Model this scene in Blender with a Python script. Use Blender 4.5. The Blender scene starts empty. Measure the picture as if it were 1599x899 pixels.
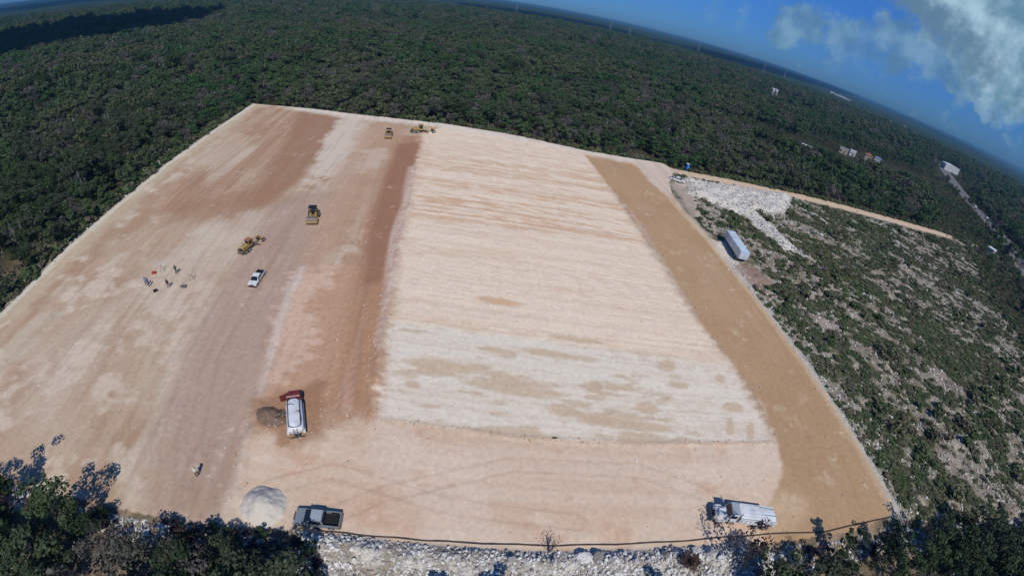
import bpy, bmesh, math, random
import numpy as np
from mathutils import Vector, Matrix
R_ = math.radians
SC = bpy.context.scene
COL = SC.collection

# ------------------------------------------------------------------ camera (wide action-camera lens on a drone, 45 m up)
F = 700.0; PITCH = R_(35.05); ROLL = R_(10.47); K3 = -0.0714; CX, CY = 799.5, 449.5; H0 = 45.0
_up = np.array([math.cos(PITCH)*math.sin(ROLL), math.cos(PITCH)*math.cos(ROLL), math.sin(PITCH)])
_view = np.array([0, 0, -1.0]); _fw = _view - _up*(_view @ _up); _fw /= np.linalg.norm(_fw)
_rt = np.cross(_fw, _up)
CM = np.stack([_rt, _fw, _up])
cam = bpy.data.cameras.new('camera'); camo = bpy.data.objects.new('camera', cam); COL.objects.link(camo)
mw = Matrix([list(r) for r in CM]).to_4x4(); mw.translation = (0, 0, H0); camo.matrix_world = mw
cam.type = 'PANO'; cam.panorama_type = 'FISHEYE_LENS_POLYNOMIAL'; cam.fisheye_fov = R_(170)
cam.sensor_width = 36; cam.clip_start = 0.1; cam.clip_end = 80000
_k = 1599/36/F
cam.fisheye_polynomial_k0 = 0; cam.fisheye_polynomial_k1 = -_k; cam.fisheye_polynomial_k2 = 0
cam.fisheye_polynomial_k3 = -K3*_k**3; cam.fisheye_polynomial_k4 = 0
SC.camera = camo

# ------------------------------------------------------------------ light and exposure
SUN_EL = R_(49); SUN_AZ = R_(-72)      # direction towards the sun, from +x counter-clockwise
SUN_DIR = Vector((math.cos(SUN_EL)*math.cos(SUN_AZ), math.cos(SUN_EL)*math.sin(SUN_AZ), math.sin(SUN_EL)))
sun = bpy.data.lights.new('sun', 'SUN'); sun.energy = 3.3; sun.angle = R_(0.53); sun.color = (1.0, 0.95, 0.88)
suno = bpy.data.objects.new('sun', sun); COL.objects.link(suno)
suno.rotation_euler = SUN_DIR.to_track_quat('Z', 'Y').to_euler()
SC.view_settings.view_transform = 'Standard'; SC.view_settings.look = 'None'
SC.view_settings.exposure = 0.0; SC.view_settings.gamma = 1.0; SC.view_settings.use_curve_mapping = False
SKY_STRENGTH = 0.068
SC.cycles.max_bounces = 5; SC.cycles.diffuse_bounces = 2; SC.cycles.glossy_bounces = 2; SC.cycles.transparent_max_bounces = 4
SC.cycles.volume_bounces = 0; SC.cycles.use_denoising = True
try: SC.cycles.denoiser = 'OPENIMAGEDENOISE'
except Exception: pass

def ray(x, y):
    d = np.stack([np.asarray(x, float)-CX, np.asarray(y, float)-CY], -1); r = np.linalg.norm(d, axis=-1)[..., None]+1e-9
    th = r/F; th = th+K3*th**3; u = d/r
    return np.concatenate([np.sin(th)*u[..., :1], -np.sin(th)*u[..., 1:], -np.cos(th)], -1) @ CM.T
def g(x, y, z=0.0):
    """point of the level z seen in direction (x, y)"""
    d = ray(x, y); t = (z-H0)/d[..., 2]; return d[..., :2]*np.asarray(t)[..., None]
def P(x, y, z=0.0):
    q = g(x, y, z); return Vector((float(q[0]), float(q[1]), z))
_rr = np.linspace(0, 2.15, 4000); _tt = _rr+K3*_rr**3
def pix(X, Y, Z):
    v = np.stack(np.broadcast_arrays(np.asarray(X, float), Y, np.asarray(Z, float)-H0), -1); c = v @ CM
    th = np.arccos(np.clip(-c[..., 2]/np.linalg.norm(c, axis=-1), -1, 1)); r = F*np.interp(th, _tt, _rr); n = np.hypot(c[..., 0], c[..., 1])+1e-12
    return CX+r*c[..., 0]/n, CY-r*c[..., 1]/n, th
def lin(c):
    c = np.asarray(c, float)/255.0
    return np.where(c <= 0.04045, c/12.92, ((c+0.055)/1.055)**2.4)

# ------------------------------------------------------------------ sky
def build_world():
    w = bpy.data.worlds.new('World'); SC.world = w; w.use_nodes = True
    nt = w.node_tree; N = nt.nodes; L = nt.links; N.clear()
    out = N.new('ShaderNodeOutputWorld'); bg = N.new('ShaderNodeBackground'); L.new(bg.outputs[0], out.inputs[0])
    bg.inputs['Strength'].default_value = SKY_STRENGTH
    sky = N.new('ShaderNodeTexSky'); sky.sky_type = 'NISHITA'; sky.sun_disc = False
    sky.sun_elevation = SUN_EL; sky.sun_rotation = R_(90)-SUN_AZ
    sky.air_density = 1.0; sky.dust_density = 0.4; sky.ozone_density = 3.0
    tc = N.new('ShaderNodeTexCoord'); dirv = tc.outputs['Generated']
    def M(op, a, b=None, c=None, clamp=False):
        n = N.new('ShaderNodeMath'); n.operation = op; n.use_clamp = clamp
        for i, v in enumerate((a, b, c)):
            if v is None: continue
            if isinstance(v, (int, float)): n.inputs[i].default_value = v
            else: L.new(v, n.inputs[i])
        return n.outputs[0]
    def MR(v, a, b, c=0.0, d=1.0):
        n = N.new('ShaderNodeMapRange'); n.interpolation_type = 'SMOOTHSTEP'
        L.new(v, n.inputs[0]); n.inputs[1].default_value = a; n.inputs[2].default_value = b; n.inputs[3].default_value = c; n.inputs[4].default_value = d
        return n.outputs[0]
    def mix(f, a, b, mode='MIX'):
        n = N.new('ShaderNodeMix'); n.data_type = 'RGBA'; n.blend_type = mode
        if isinstance(f, (int, float)): n.inputs[0].default_value = f
        else: L.new(f, n.inputs[0])
        for i, v in ((6, a), (7, b)):
            if isinstance(v, tuple): n.inputs[i].default_value = (*v, 1)
            else: L.new(v, n.inputs[i])
        return n.outputs[2]
    def vm(op, a, b):
        n = N.new('ShaderNodeVectorMath'); n.operation = op
        for i, v in enumerate((a, b)):
            if isinstance(v, tuple): n.inputs[i].default_value = v
            else: L.new(v, n.inputs[i])
        return n
    def noise(vec, scale, detail=6, rough=0.55):
        n = N.new('ShaderNodeTexNoise'); n.inputs['Scale'].default_value = scale; n.inputs['Detail'].default_value = detail
        n.inputs['Roughness'].default_value = rough; L.new(vec, n.inputs['Vector']); return n
    # deeper blue than the model's air, as a dry clear day shows it
    base = mix(1.0, sky.outputs[0], (0.32, 0.80, 1.50), 'MULTIPLY')
    sep = N.new('ShaderNodeSeparateXYZ'); L.new(dirv, sep.inputs[0])
    base = mix(MR(sep.outputs[2], 0.0, 0.34, 1.0, 0.0), base, mix(1.0, base, (0.60, 0.60, 0.78), 'MULTIPLY'))
    wob = noise(dirv, 11.0, 7, 0.62)
    off = vm('SCALE', vm('SUBTRACT', wob.outputs['Color'], (0.5, 0.5, 0.5)).outputs[0], (0, 0, 0)); off.inputs['Scale'].default_value = 0.16
    dv = vm('ADD', dirv, off.outputs[0]).outputs[0]
    def blobs(lst):
        tot = None
        for (x, y, r, s) in lst:
            d = tuple(float(v) for v in ray(x, y))
            dist = vm('DISTANCE', dv, d).outputs['Value']
            b = M('MULTIPLY', MR(dist, 0.0, r/700.0, 1.0, 0.0), s)
            tot = b if tot is None else M('ADD', tot, b)
        return tot
    big = blobs([(1420, -16, 66, .9), (1485, 8, 76, 1.0), (1540, 60, 85, 1.1), (1590, 100, 80, 1.1), (1630, 140, 80, .8), (1520, -50, 100, 1.0), (1620, 40, 95, .8), (1690, 50, 110, .8)])
    streak = blobs([(1245, 32, 42, .7), (1275, 22, 40, .6), (1300, 45, 46, .8), (1345, 60, 40, .5), (1385, 70, 46, .8), (1425, 88, 46, .9), (1470, 105, 46, .9), (1510, 122, 42, .9), (1545, 140, 36, .8), (1400, 45, 44, .5), (1450, 62, 40, .6),
                    (1222, 50, 26, 1.1), (1255, 20, 34, .8), (1320, 38, 34, .7), (1490, 128, 34, .7), (1205, 66, 16, .7), (1195, 28, 22, .5), (1395, 108, 22, .7), (1546, 172, 22, 2.0), (1455, 138, 30, .6), (1500, 158, 30, .6), (1330, 92, 34, .5), (1100, 14, 30, .35), (1160, 30, 26, .4), (1290, 100, 28, .5), (1570, 215, 16, .6), (1420, 125, 24, .5), (1350, 120, 24, .4)])
    n1 = noise(dirv, 22.0, 9, 0.62); n2 = noise(dirv, 60.0, 6, 0.65)
    sh = vm('ADD', dirv, (0.012, -0.012, 0.022)).outputs[0]; n3 = noise(sh, 16.0, 4, 0.5); n4 = noise(dirv, 16.0, 4, 0.5)
    relief = MR(M('ADD', M('SUBTRACT', n4.outputs[0], n3.outputs[0]), M('MULTIPLY', M('SUBTRACT', n1.outputs[0], 0.5), 0.35)), -0.22, 0.24)
    nn = M('ADD', M('MULTIPLY', M('SUBTRACT', n1.outputs[0], 0.5), 2.2), M('MULTIPLY', M('SUBTRACT', n2.outputs[0], 0.5), 0.8))
    dens_s = MR(M('ADD', M('MULTIPLY', streak, 1.25), M('MULTIPLY', nn, 0.9)), 0.12, 1.40, 0.0, 0.70)
    dens_b = MR(M('ADD', big, M('MULTIPLY', nn, 0.5)), 0.10, 1.25, 0.0, 0.95)
    under = blobs([(1390, -20, 60, .8), (1425, 8, 52, .9), (1465, 42, 50, .9), (1510, 76, 46, .9), (1548, 108, 40, .8), (1340, -60, 80, .8)])
    shade = MR(M('ADD', M('MULTIPLY', under, .8), M('MULTIPLY', nn, -0.35)), 0.0, 1.0)
    def cscale(c): return tuple(v/SKY_STRENGTH for v in c)
    lit = mix(relief, cscale((0.12, 0.25, 0.36)), cscale((0.40, 0.58, 0.70)))
    ccol = mix(shade, lit, cscale((0.12, 0.22, 0.32)))
    scol = mix(relief, cscale((0.10, 0.21, 0.32)), cscale((0.22, 0.38, 0.50)))
    col = mix(dens_s, base, scol)
    col = mix(dens_b, col, ccol)
    L.new(col, bg.inputs[0])
build_world()

# ------------------------------------------------------------------ helpers: tags, materials, meshes
def tag(o, label=None, cat=None, group=None, kind=None):
    if label: o['label'] = label
    if cat: o['category'] = cat
    if group: o['group'] = group
    if kind: o['kind'] = kind
    return o
def empty(name, loc, rz=0.0):
    o = bpy.data.objects.new(name, None); o.location = loc; o.rotation_euler = (0, 0, rz); COL.objects.link(o); return o
def link_mesh(name, me, mat=None, parent=None):
    o = bpy.data.objects.new(name, me); COL.objects.link(o)
    if mat is not None:
        for m in (mat if isinstance(mat, (list, tuple)) else [mat]): me.materials.append(m)
    if parent is not None: o.parent = parent
    return o
def copy_tree(o, parent=None):
    c = o.copy(); COL.objects.link(c); c.parent = parent
    for ch in list(o.children): copy_tree(ch, c)
    return c
def material(name, color, rough=0.8, metal=0.0, var=0.0, vscale=3.0, spec=0.3, bump=0.0, dirt=None):
    m = bpy.data.materials.new(name); m.use_nodes = True; nt = m.node_tree; b = nt.nodes['Principled BSDF']
    b.inputs['Roughness'].default_value = rough; b.inputs['Metallic'].default_value = metal
    b.inputs['Specular IOR Level'].default_value = spec
    c = (*color, 1)
    tc = nt.nodes.new('ShaderNodeTexCoord'); n = nt.nodes.new('ShaderNodeTexNoise'); n.inputs['Scale'].default_value = vscale; n.inputs['Detail'].default_value = 5
    nt.links.new(tc.outputs['Object'], n.inputs['Vector'])
    mx = nt.nodes.new('ShaderNodeMix'); mx.data_type = 'RGBA'
    rmp = nt.nodes.new('ShaderNodeMapRange'); rmp.inputs[1].default_value = .35; rmp.inputs[2].default_value = .7; nt.links.new(n.outputs[0], rmp.inputs[0]); nt.links.new(rmp.outputs[0], mx.inputs[0])
    mx.inputs[6].default_value = c
    d = dirt if dirt else tuple(v*(1-var) for v in color)
    mx.inputs[7].default_value = (*d, 1)
    nt.links.new(mx.outputs[2], b.inputs['Base Color'])
    if bump:
        bp = nt.nodes.new('ShaderNodeBump'); bp.inputs['Strength'].default_value = bump; nt.links.new(n.outputs[0], bp.inputs['Height']); nt.links.new(bp.outputs[0], b.inputs['Normal'])
    return m

def np_mesh(name, V, Fc, smooth=False):
    """V (n,3), Fc (m,k) same-size faces"""
    me = bpy.data.meshes.new(name); V = np.asarray(V, np.float32); Fc = np.asarray(Fc, np.int32); k = Fc.shape[1]
    me.vertices.add(len(V)); me.vertices.foreach_set('co', V.ravel())
    me.loops.add(Fc.size); me.loops.foreach_set('vertex_index', Fc.ravel())
    me.polygons.add(len(Fc)); me.polygons.foreach_set('loop_start', np.arange(0, Fc.size, k, dtype=np.int32)); me.polygons.foreach_set('loop_total', np.full(len(Fc), k, np.int32))
    if smooth: me.polygons.foreach_set('use_smooth', np.ones(len(Fc), bool))
    me.update(calc_edges=True); me.validate(); return me

class MB:
    """collects shapes into one mesh"""
    def __init__(s): s.bm = bmesh.new()
    def _xf(s, vs, loc=(0, 0, 0), rot=(0, 0, 0)):
        from mathutils import Euler
        m = Matrix.Translation(loc) @ Euler(rot).to_matrix().to_4x4()
        bmesh.ops.transform(s.bm, matrix=m, verts=vs)
    def box(s, c, d, rot=(0, 0, 0), bevel=0.0, taper=None):
        r = bmesh.ops.create_cube(s.bm, size=1.0); vs = r['verts']
        for v in vs:
            v.co.x *= d[0]; v.co.y *= d[1]; v.co.z *= d[2]
            if taper and v.co.z > 0: v.co.x *= taper[0]; v.co.y *= taper[1]
        if bevel:
            es = list({e for v in vs for e in v.link_edges})
            rb = bmesh.ops.bevel(s.bm, geom=es, offset=bevel, segments=2, affect='EDGES', profile=.6)
            vs = list({v for f in rb['faces'] for v in f.verts} | {v for v in vs if v.is_valid})
        s._xf(vs, c, rot); return s
    def cyl(s, a, b, r, r2=None, seg=16):
        a = Vector(a); b = Vector(b); d = b-a; r2 = r if r2 is None else r2
        q = bmesh.ops.create_cone(s.bm, cap_ends=True, segments=seg, radius1=r, radius2=r2, depth=d.length)
        m = Matrix.Translation((a+b)/2) @ d.to_track_quat('Z', 'Y').to_matrix().to_4x4()
        bmesh.ops.transform(s.bm, matrix=m, verts=q['verts']); return s
    def tube(s, pts, r, seg=8):
        for a, b in zip(pts[:-1], pts[1:]): s.cyl(a, b, r, seg=seg)
        return s
    def prism(s, prof, w, y0=0.0, wtop=None, ztop=None, zmin=None):
        """side profile (x,z) list extruded over width w; narrows towards wtop at ztop"""
        def wy(z):
            if wtop is None: return w/2
            t = min(1, max(0, (z-zmin)/(ztop-zmin))); return (w+(wtop-w)*t)/2
        A = [s.bm.verts.new((x, y0-wy(z), z)) for x, z in prof]; B = [s.bm.verts.new((x, y0+wy(z), z)) for x, z in prof]
        n = len(prof); s.bm.faces.new(A); s.bm.faces.new(B[::-1])
        for i in range(n): s.bm.faces.new((A[i], B[i], B[(i+1) % n], A[(i+1) % n]))
        return s
    def face(s, pts):
        s.bm.faces.new([s.bm.verts.new(p) for p in pts]); return s
    def sphere(s, c, r, sc=(1, 1, 1), seg=12):
        q = bmesh.ops.create_uvsphere(s.bm, u_segments=seg, v_segments=max(6, seg*2//3), radius=r)
        for v in q['verts']: v.co = Vector((v.co.x*sc[0], v.co.y*sc[1], v.co.z*sc[2]))+Vector(c)
        return s
    def build(s, name, mat, parent=None, smooth=False):
        bmesh.ops.recalc_face_normals(s.bm, faces=s.bm.faces)
        me = bpy.data.meshes.new(name); s.bm.to_mesh(me); s.bm.free()
        if smooth:
            for p in me.polygons: p.use_smooth = True
        return link_mesh(name, me, mat, parent)

# value noise
def _hash(ix, iy, seed):
    h = (ix.astype(np.int64)*374761393+iy.astype(np.int64)*668265263+seed*1442695041) & 0xFFFFFFFF
    h = ((h ^ (h >> 13))*1274126177) & 0xFFFFFFFF
    return ((h ^ (h >> 16)) & 0xFFFF)/65535.0
def vnoise(x, y, seed=0):
    ix = np.floor(x); iy = np.floor(y); fx = x-ix; fy = y-iy; fx = fx*fx*(3-2*fx); fy = fy*fy*(3-2*fy)
    a = _hash(ix, iy, seed); b = _hash(ix+1, iy, seed); c = _hash(ix, iy+1, seed); d = _hash(ix+1, iy+1, seed)
    return (a+(b-a)*fx)*(1-fy)+(c+(d-c)*fx)*fy
def fbm(x, y, seed=0, octv=4, gain=0.55):
    t = 0; a = 1; s = 0
    for i in range(octv):
        t = t+a*vnoise(x*2**i+i*17.3, y*2**i-i*9.1, seed+i*7); s += a; a *= gain
    return t/s
def sstep(a, b, x):
    t = np.clip((x-a)/(b-a), 0, 1); return t*t*(3-2*t)
def wpoly(pts, dens=5, z=0.0):
    """outline given by sight lines, laid out on the level z"""
    o = []
    n = len(pts)
    for i in range(n):
        a = np.array(pts[i], float); b = np.array(pts[(i+1) % n], float)
        for k in range(dens): o.append(a+(b-a)*k/dens)
    o = np.array(o); return g(o[:, 0], o[:, 1], z)
def wline(pts, dens=5):
    o = []
    for a, b in zip(pts[:-1], pts[1:]):
        a = np.array(a, float); b = np.array(b, float)
        for k in range(dens): o.append(a+(b-a)*k/dens)
    o.append(np.array(pts[-1], float)); o = np.array(o); return g(o[:, 0], o[:, 1])
def seg_dist(X, Y, poly, closed=True):
    d = np.full(X.shape, 1e9); n = len(poly)
    for i in range(n if closed else n-1):
        a = poly[i]; b = poly[(i+1) % n]; e = b-a; L2 = e@e+1e-9
        t = np.clip(((X-a[0])*e[0]+(Y-a[1])*e[1])/L2, 0, 1)
        d = np.minimum(d, (X-a[0]-t*e[0])**2+(Y-a[1]-t*e[1])**2)
    return np.sqrt(d)
def inside(X, Y, poly):
    r = np.zeros(X.shape, bool); n = len(poly)
    for i in range(n):
        a = poly[i]; b = poly[(i+1) % n]
        if a[1] == b[1]: continue
        c = (a[1] > Y) != (b[1] > Y); xx = (b[0]-a[0])*(Y-a[1])/(b[1]-a[1])+a[0]
        r ^= c & (X < xx)
    return r
def sdist(X, Y, poly):
    d = seg_dist(X, Y, poly); return np.where(inside(X, Y, poly), d, -d)

# ------------------------------------------------------------------ outlines of the place
PAD = [(395, 162), (470, 168), (600, 183), (700, 194), (800, 210), (920, 236), (985, 247), (1035, 255), (1052, 268), (1045, 285), (1050, 305), (1075, 335), (1105, 368), (1150, 428), (1200, 492), (1250, 560), (1290, 618),
       (1330, 680), (1365, 740), (1390, 785), (1395, 800), (1340, 828), (1200, 848), (1100, 855), (1000, 860), (870, 864), (760, 860), (640, 850), (540, 838), (470, 830), (380, 822), (300, 816),
       (240, 805), (150, 785), (60, 765), (0, 740), (-130, 690), (-150, 600), (0, 490), (40, 450), (100, 390), (180, 320), (260, 255), (330, 205)]
LOT = [(1045, 285), (1052, 268), (1140, 286), (1240, 307), (1320, 326), (1400, 348), (1500, 376), (1512, 380), (1530, 420), (1545, 450), (1575, 500), (1610, 540), (1650, 600), (1690, 700), (1700, 790),
       (1599, 800), (1500, 812), (1400, 815), (1395, 800), (1390, 785), (1365, 740), (1330, 680), (1290, 618), (1250, 560), (1200, 492), (1150, 428), (1105, 368), (1075, 335), (1050, 305)]
TRACK = [(1020, 256), (1060, 266), (1140, 281), (1240, 302), (1320, 321), (1400, 343), (1500, 371), (1522, 379)]
ROAD = [(1415, 205), (1440, 228), (1468, 256), (1496, 292), (1520, 320), (1545, 346), (1568, 370), (1590, 400), (1625, 455), (1660, 520), (1700, 620)]
wPAD = wpoly(PAD, 4); wLOT = wpoly(LOT, 4); wTRACK = wline(TRACK); wROAD = wline(ROAD)
BANK = [(455, 828), (540, 838), (640, 850), (760, 860), (870, 864), (1000, 860), (1100, 855), (1160, 850), (1230, 870), (1200, 920), (1100, 960), (900, 990), (700, 980), (520, 940), (480, 880)]
wBANK = wpoly(BANK, 4)
wCLR = [wpoly(p, 2) for p in ([(1310, 231), (1345, 237), (1385, 254), (1430, 270), (1490, 292), (1470, 291), (1400, 274), (1350, 255), (1315, 243)],
                              [(1248, 226), (1275, 230), (1280, 238), (1250, 234)], [(1185, 206), (1215, 210), (1225, 222), (1195, 216)], [(1460, 262), (1500, 268), (1505, 282), (1465, 276)],
                              [(1190, 148), (1225, 150), (1230, 156), (1190, 154)])]

# ------------------------------------------------------------------ ground colours
COLK = 1.0
def drift(X, Y):
    c, s = math.cos(R_(-48)), math.sin(R_(-48)); a = X*c+Y*s; b = -X*s+Y*c
    return fbm(a/22, b/5, 600, 4)*.55+fbm(X/3.2, Y/3.2, 610, 3)*.45
def colour_field(X, Y):
    """albedo of bare earth, limestone fill and rubble over the building site"""
    C = np.zeros(X.shape+(3,)); 
    def setc(m, c):
        nonlocal C
        m = np.clip(m, 0, 1)[..., None]; C = C*(1-m)+lin(c)*m
    ca, sa = math.cos(R_(101)), math.sin(R_(101)); V = X*ca+Y*sa; U = X*sa-Y*ca          # V runs up the columns, U across them
    cr, sr = math.cos(R_(5)), math.sin(R_(5)); A = X*cr+Y*sr; B = -X*sr+Y*cr             # A runs along the graded rows
    na = fbm(X/3.2, Y/3.2, 3, 4); nb = fbm(X/9, Y/9, 11, 4); nf = fbm(X/0.9, Y/0.9, 5, 3)
    sv = fbm(U/1.9, V/26, 21, 4); sv2 = fbm(U/6.5, V/40, 31, 4); svf = fbm(U/.55, V/14, 41, 3)
    ra = fbm(A/34, B/0.85, 51, 4); ra2 = fbm(A/60, B/2.6, 61, 4); raf = fbm(A/20, B/.42, 71, 3); blot = fbm(A/4.5, B/1.5, 81, 4)
    def zone(poly, soft=1.2, amp=2.0, n=None, bias=0.0):
        w = wpoly(poly, 3); b0 = w.min(0)-8; b1 = w.max(0)+8
        sel = (X > b0[0]) & (X < b1[0]) & (Y > b0[1]) & (Y < b1[1]); out = np.zeros(X.shape)
        if sel.any():
            nn = (na if n is None else n)[sel]
            out[sel] = sstep(-soft, soft, sdist(X[sel], Y[sel], w)+(nn-.5)*2*amp+bias)
        return out
    # left field: tan earth with lighter and browner streaks running up the site
    cen_amp = 1.3
    setc(np.ones(X.shape), (186, 163, 141))
    setc(sstep(.44, .58, sv*.6+nb*.4)*.75, (168, 138, 113))
    setc(sstep(.475, .60, sv2*.45+na*.3+sv*.25)*.85, (194, 180, 160)); setc(sstep(.53, .62, na*.5+nb*.5)*.75, (207, 192, 174))
    setc(sstep(.60, .78, svf)*.35, (196, 180, 162))
    fing = fbm(A/2.0, B/.8, 91, 4)
    lane = zone([(455, 300), (520, 300), (490, 400), (455, 470), (430, 560), (400, 640), (385, 720), (370, 800), (235, 800), (240, 700), (290, 560), (350, 430), (410, 340)], 3, 3)
    setc(lane*.85, (176, 153, 138)); setc(lane*sstep(.5, .7, sv)*.4, (158, 128, 112)); setc(lane*sstep(.55, .72, sv2)*.4, (180, 160, 146))
    z = zone([(395, 165), (520, 180), (528, 195), (470, 285), (400, 320), (240, 335), (270, 290), (330, 250), (370, 200)], 2.5, 4)
    setc(z*.7, (170, 136, 110)); setc(z*sstep(.50, .60, sv)*.7, (186, 163, 142)); setc(z*sstep(.55, .64, svf)*.35, (146, 110, 88))
    setc(zone([(470, 172), (528, 184), (480, 270), (420, 320), (380, 330), (430, 250)], 2, 2, sv)*.75, (154, 118, 95))
    setc(zone([(275, 320), (420, 290), (460, 310), (360, 345), (260, 350)], 3, 4)*.6, (160, 124, 98))
    setc(zone([(535, 180), (590, 188), (562, 230), (525, 275), (480, 282), (505, 225)], 1.5, 3)*.95, (207, 193, 177))
    setc(zone([(570, 190), (640, 196), (600, 260), (560, 330), (520, 400), (470, 430), (520, 300)], 4, 4)*.8, (184, 152, 128))
    setc(zone([(605, 232), (570, 235), (545, 275), (600, 262)], 1.5, 3)*.6, (204, 186, 168))
    setc(zone([(385, 330), (410, 335), (395, 370), (350, 380), (340, 365)], 2, 3)*.7, (196, 180, 165))
    setc(zone([(255, 400), (340, 395), (320, 425), (240, 425)], 3, 4)*.5, (188, 172, 156))
    # pale windrow ridge and orange fill on its right
    setc(zone([(470, 425), (560, 410), (625, 400), (612, 520), (592, 655), (510, 648), (400, 680), (395, 640), (430, 590), (430, 530)], 2.0, 2.5, fing), (188, 152, 126))
    setc(zone([(452, 425), (525, 418), (500, 465), (478, 480), (500, 510), (482, 550), (435, 600), (412, 590), (428, 530), (440, 470)], .9, 3.2, fing), (205, 176, 155))
    setc(zone([(468, 415), (480, 415), (455, 470), (438, 530), (425, 580), (408, 620), (400, 610), (415, 560), (430, 500), (445, 450)], .7, .7), (204, 187, 176))
    setc(zone([(385, 660), (398, 655), (385, 700), (378, 750), (368, 800), (355, 800), (368, 740)], .8, 1), (200, 182, 168))
    band = zone([(625, 212), (662, 212), (656, 250), (640, 300), (628, 360), (612, 430), (597, 520), (585, 650), (505, 640), (525, 560), (555, 440), (572, 340), (592, 275)], 1.6, 1.6, sv)
    setc(band*.95, (172, 134, 106)); setc(band*sstep(.47, .58, svf*.5+sv*.5)*.7, (190, 159, 137)); setc(band*sstep(.55, .66, svf)*.4, (150, 112, 90))
    setc(zone([(622, 225), (655, 222), (640, 290), (618, 360), (598, 440), (560, 450), (580, 350), (600, 280)], 1.2, 1.2, sv)*.9, (152, 113, 91))
    rim = zone([(655, 255), (650, 290), (634, 360), (618, 430), (604, 500), (590, 545), (583, 530), (597, 450), (612, 380), (630, 310), (643, 262)], .6, 1.6, sv)
    setc(rim*.8, (209, 190, 178)); setc(rim*sstep(.5, .6, nf)*.5, (165, 130, 108))
    # graded limestone rows in the middle
    cen = zone([(662, 208), (700, 196), (915, 238), (955, 300), (1015, 395), (1070, 478), (1125, 552), (1165, 615), (1210, 692), (1000, 694), (900, 691), (800, 683), (596, 656), (612, 520), (628, 400), (652, 270)], 1.2, 1.5, fing, .3)
    _, py, _ = pix(X, Y, 0*X); px_, _, _ = pix(X, Y, 0*X)
    drop = py-(px_-650)*0.13                     # which of the graded rows, counted from the far side
    kup = sstep(215, 240, drop)*(1-sstep(262, 275, drop)); kmid = sstep(268, 285, drop)*(1-sstep(325, 345, drop)); klow = sstep(500, 512, drop)
    setc(cen, (227, 211, 191)); setc(cen*klow*.8, (219, 212, 200))
    setc(cen*sstep(.44, .62, ra*.55+raf*.45)*(.12+.55*kup+.2*kmid)*(1-klow), (196, 163, 138))
    setc(cen*sstep(.46, .60, ra*.5+ra2*.15+raf*.15+blot*.2)*(.10+.8*kmid+.2*kup), (203, 165, 135))
    setc(cen*sstep(.57, .66, ra2*.45+blot*.55)*(.25+.3*kmid)*(1-klow), (206, 170, 138))
    setc(cen*sstep(.55, .75, raf)*.22, (206, 188, 170))
    setc(cen*klow*sstep(.55, .63, blot*.55+ra2*.45)*.9, (197, 178, 154))
    for (x, y, a, b) in [(690, 571, 60, 9), (800, 607, 75, 9), (970, 660, 75, 10), (940, 655, 40, 6), (860, 552, 55, 7), (1060, 600, 20, 6), (1040, 572, 16, 9), (645, 600, 12, 6), (880, 640, 22, 9), (1145, 635, 15, 8), (780, 470, 35, 5),
                         (1010, 636, 16, 10), (1140, 665, 8, 14), (1172, 672, 6, 14), (905, 530, 40, 4), (780, 548, 34, 5), (930, 600, 10, 8), (1125, 590, 10, 8)]:
        c = g(x, y); e1 = g(x+a, y+a*.13)-c; e2 = g(x, y+b)-c
        det = e1[0]*e2[1]-e1[1]*e2[0]; s = ((X-c[0])*e2[1]-(Y-c[1])*e2[0])/det; t = (e1[0]*(Y-c[1])-e1[1]*(X-c[0]))/det
        setc(cen*sstep(1.25, .7, np.sqrt(s*s+t*t)+(blot-.5)*1.1)*.8, (196, 174, 148) if y > 520 else (205, 166, 132))
    # peach fill below the last row
    bot = zone([(596, 656), (800, 684), (900, 692), (1000, 694), (1212, 692), (1225, 720), (1220, 760), (1205, 800), (1200, 860), (870, 870), (640, 858), (350, 830), (372, 790), (385, 700), (400, 680)], 1.0, .7, fing)
    setc(bot, (212, 191, 171)); setc(bot*sstep(.47, .60, ra*.4+ra2*.6)*.45, (200, 170, 145)); setc(bot*sstep(.48, .60, nb)*.5, (218, 201, 184)); setc(bot*sstep(.57, .68, na*.6+blot*.4)*.45, (198, 160, 132))
    lw = wline([(596, 655), (650, 668), (800, 682), (900, 690), (1000, 693), (1205, 691)]); d = seg_dist(X, Y, lw, False)
    setc(sstep(.35, .1, d+(nf-.5)*.6)*.35, (176, 146, 122))
    setc(zone([(480, 680), (640, 690), (640, 830), (470, 825)], 6, 3)*.15, (200, 168, 142))
    # haul lane on the right: even brown fill
    rs = zone([(908, 237), (958, 243), (985, 251), (1040, 300), (1062, 330), (1105, 378), (1150, 432), (1200, 496), (1250, 563), (1290, 621), (1330, 683), (1365, 743), (1388, 785), (1400, 810), (1300, 850), (1190, 850), (1195, 800),
               (1212, 765), (1222, 735), (1216, 690), (1192, 630), (1140, 560), (1092, 500), (1052, 430), (1003, 350), (952, 290)], .45, .8, na)
    setc(rs, (178, 148, 116)); setc(rs*sstep(.45, .7, sv2)*.4, (184, 156, 130)); setc(rs*sstep(.5, .7, nb)*.35, (168, 136, 104)); setc(rs*sstep(.66, .76, na)*.35, (196, 178, 152))
    setc(zone([(1205, 775), (1260, 780), (1270, 810), (1225, 830), (1190, 835)], 2, 3)*.7, (204, 182, 154))
    # pale rims of crushed limestone
    wl = wline([(395, 164), (330, 207), (260, 257), (180, 322), (100, 392), (40, 452), (0, 492), (-140, 600)]); d = seg_dist(X, Y, wl, False)
    setc(sstep(5.5, 2.0, d+(na-.5)*4)*.7, (196, 182, 156)); setc(sstep(1.8, .5, d+(nf-.5)*1.2)*.8, (210, 204, 192))
    wf = wline([(470, 168), (530, 176), (600, 184), (700, 195), (800, 211), (920, 237), (985, 249), (1040, 262)]); d = seg_dist(X, Y, wf, False)
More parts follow.
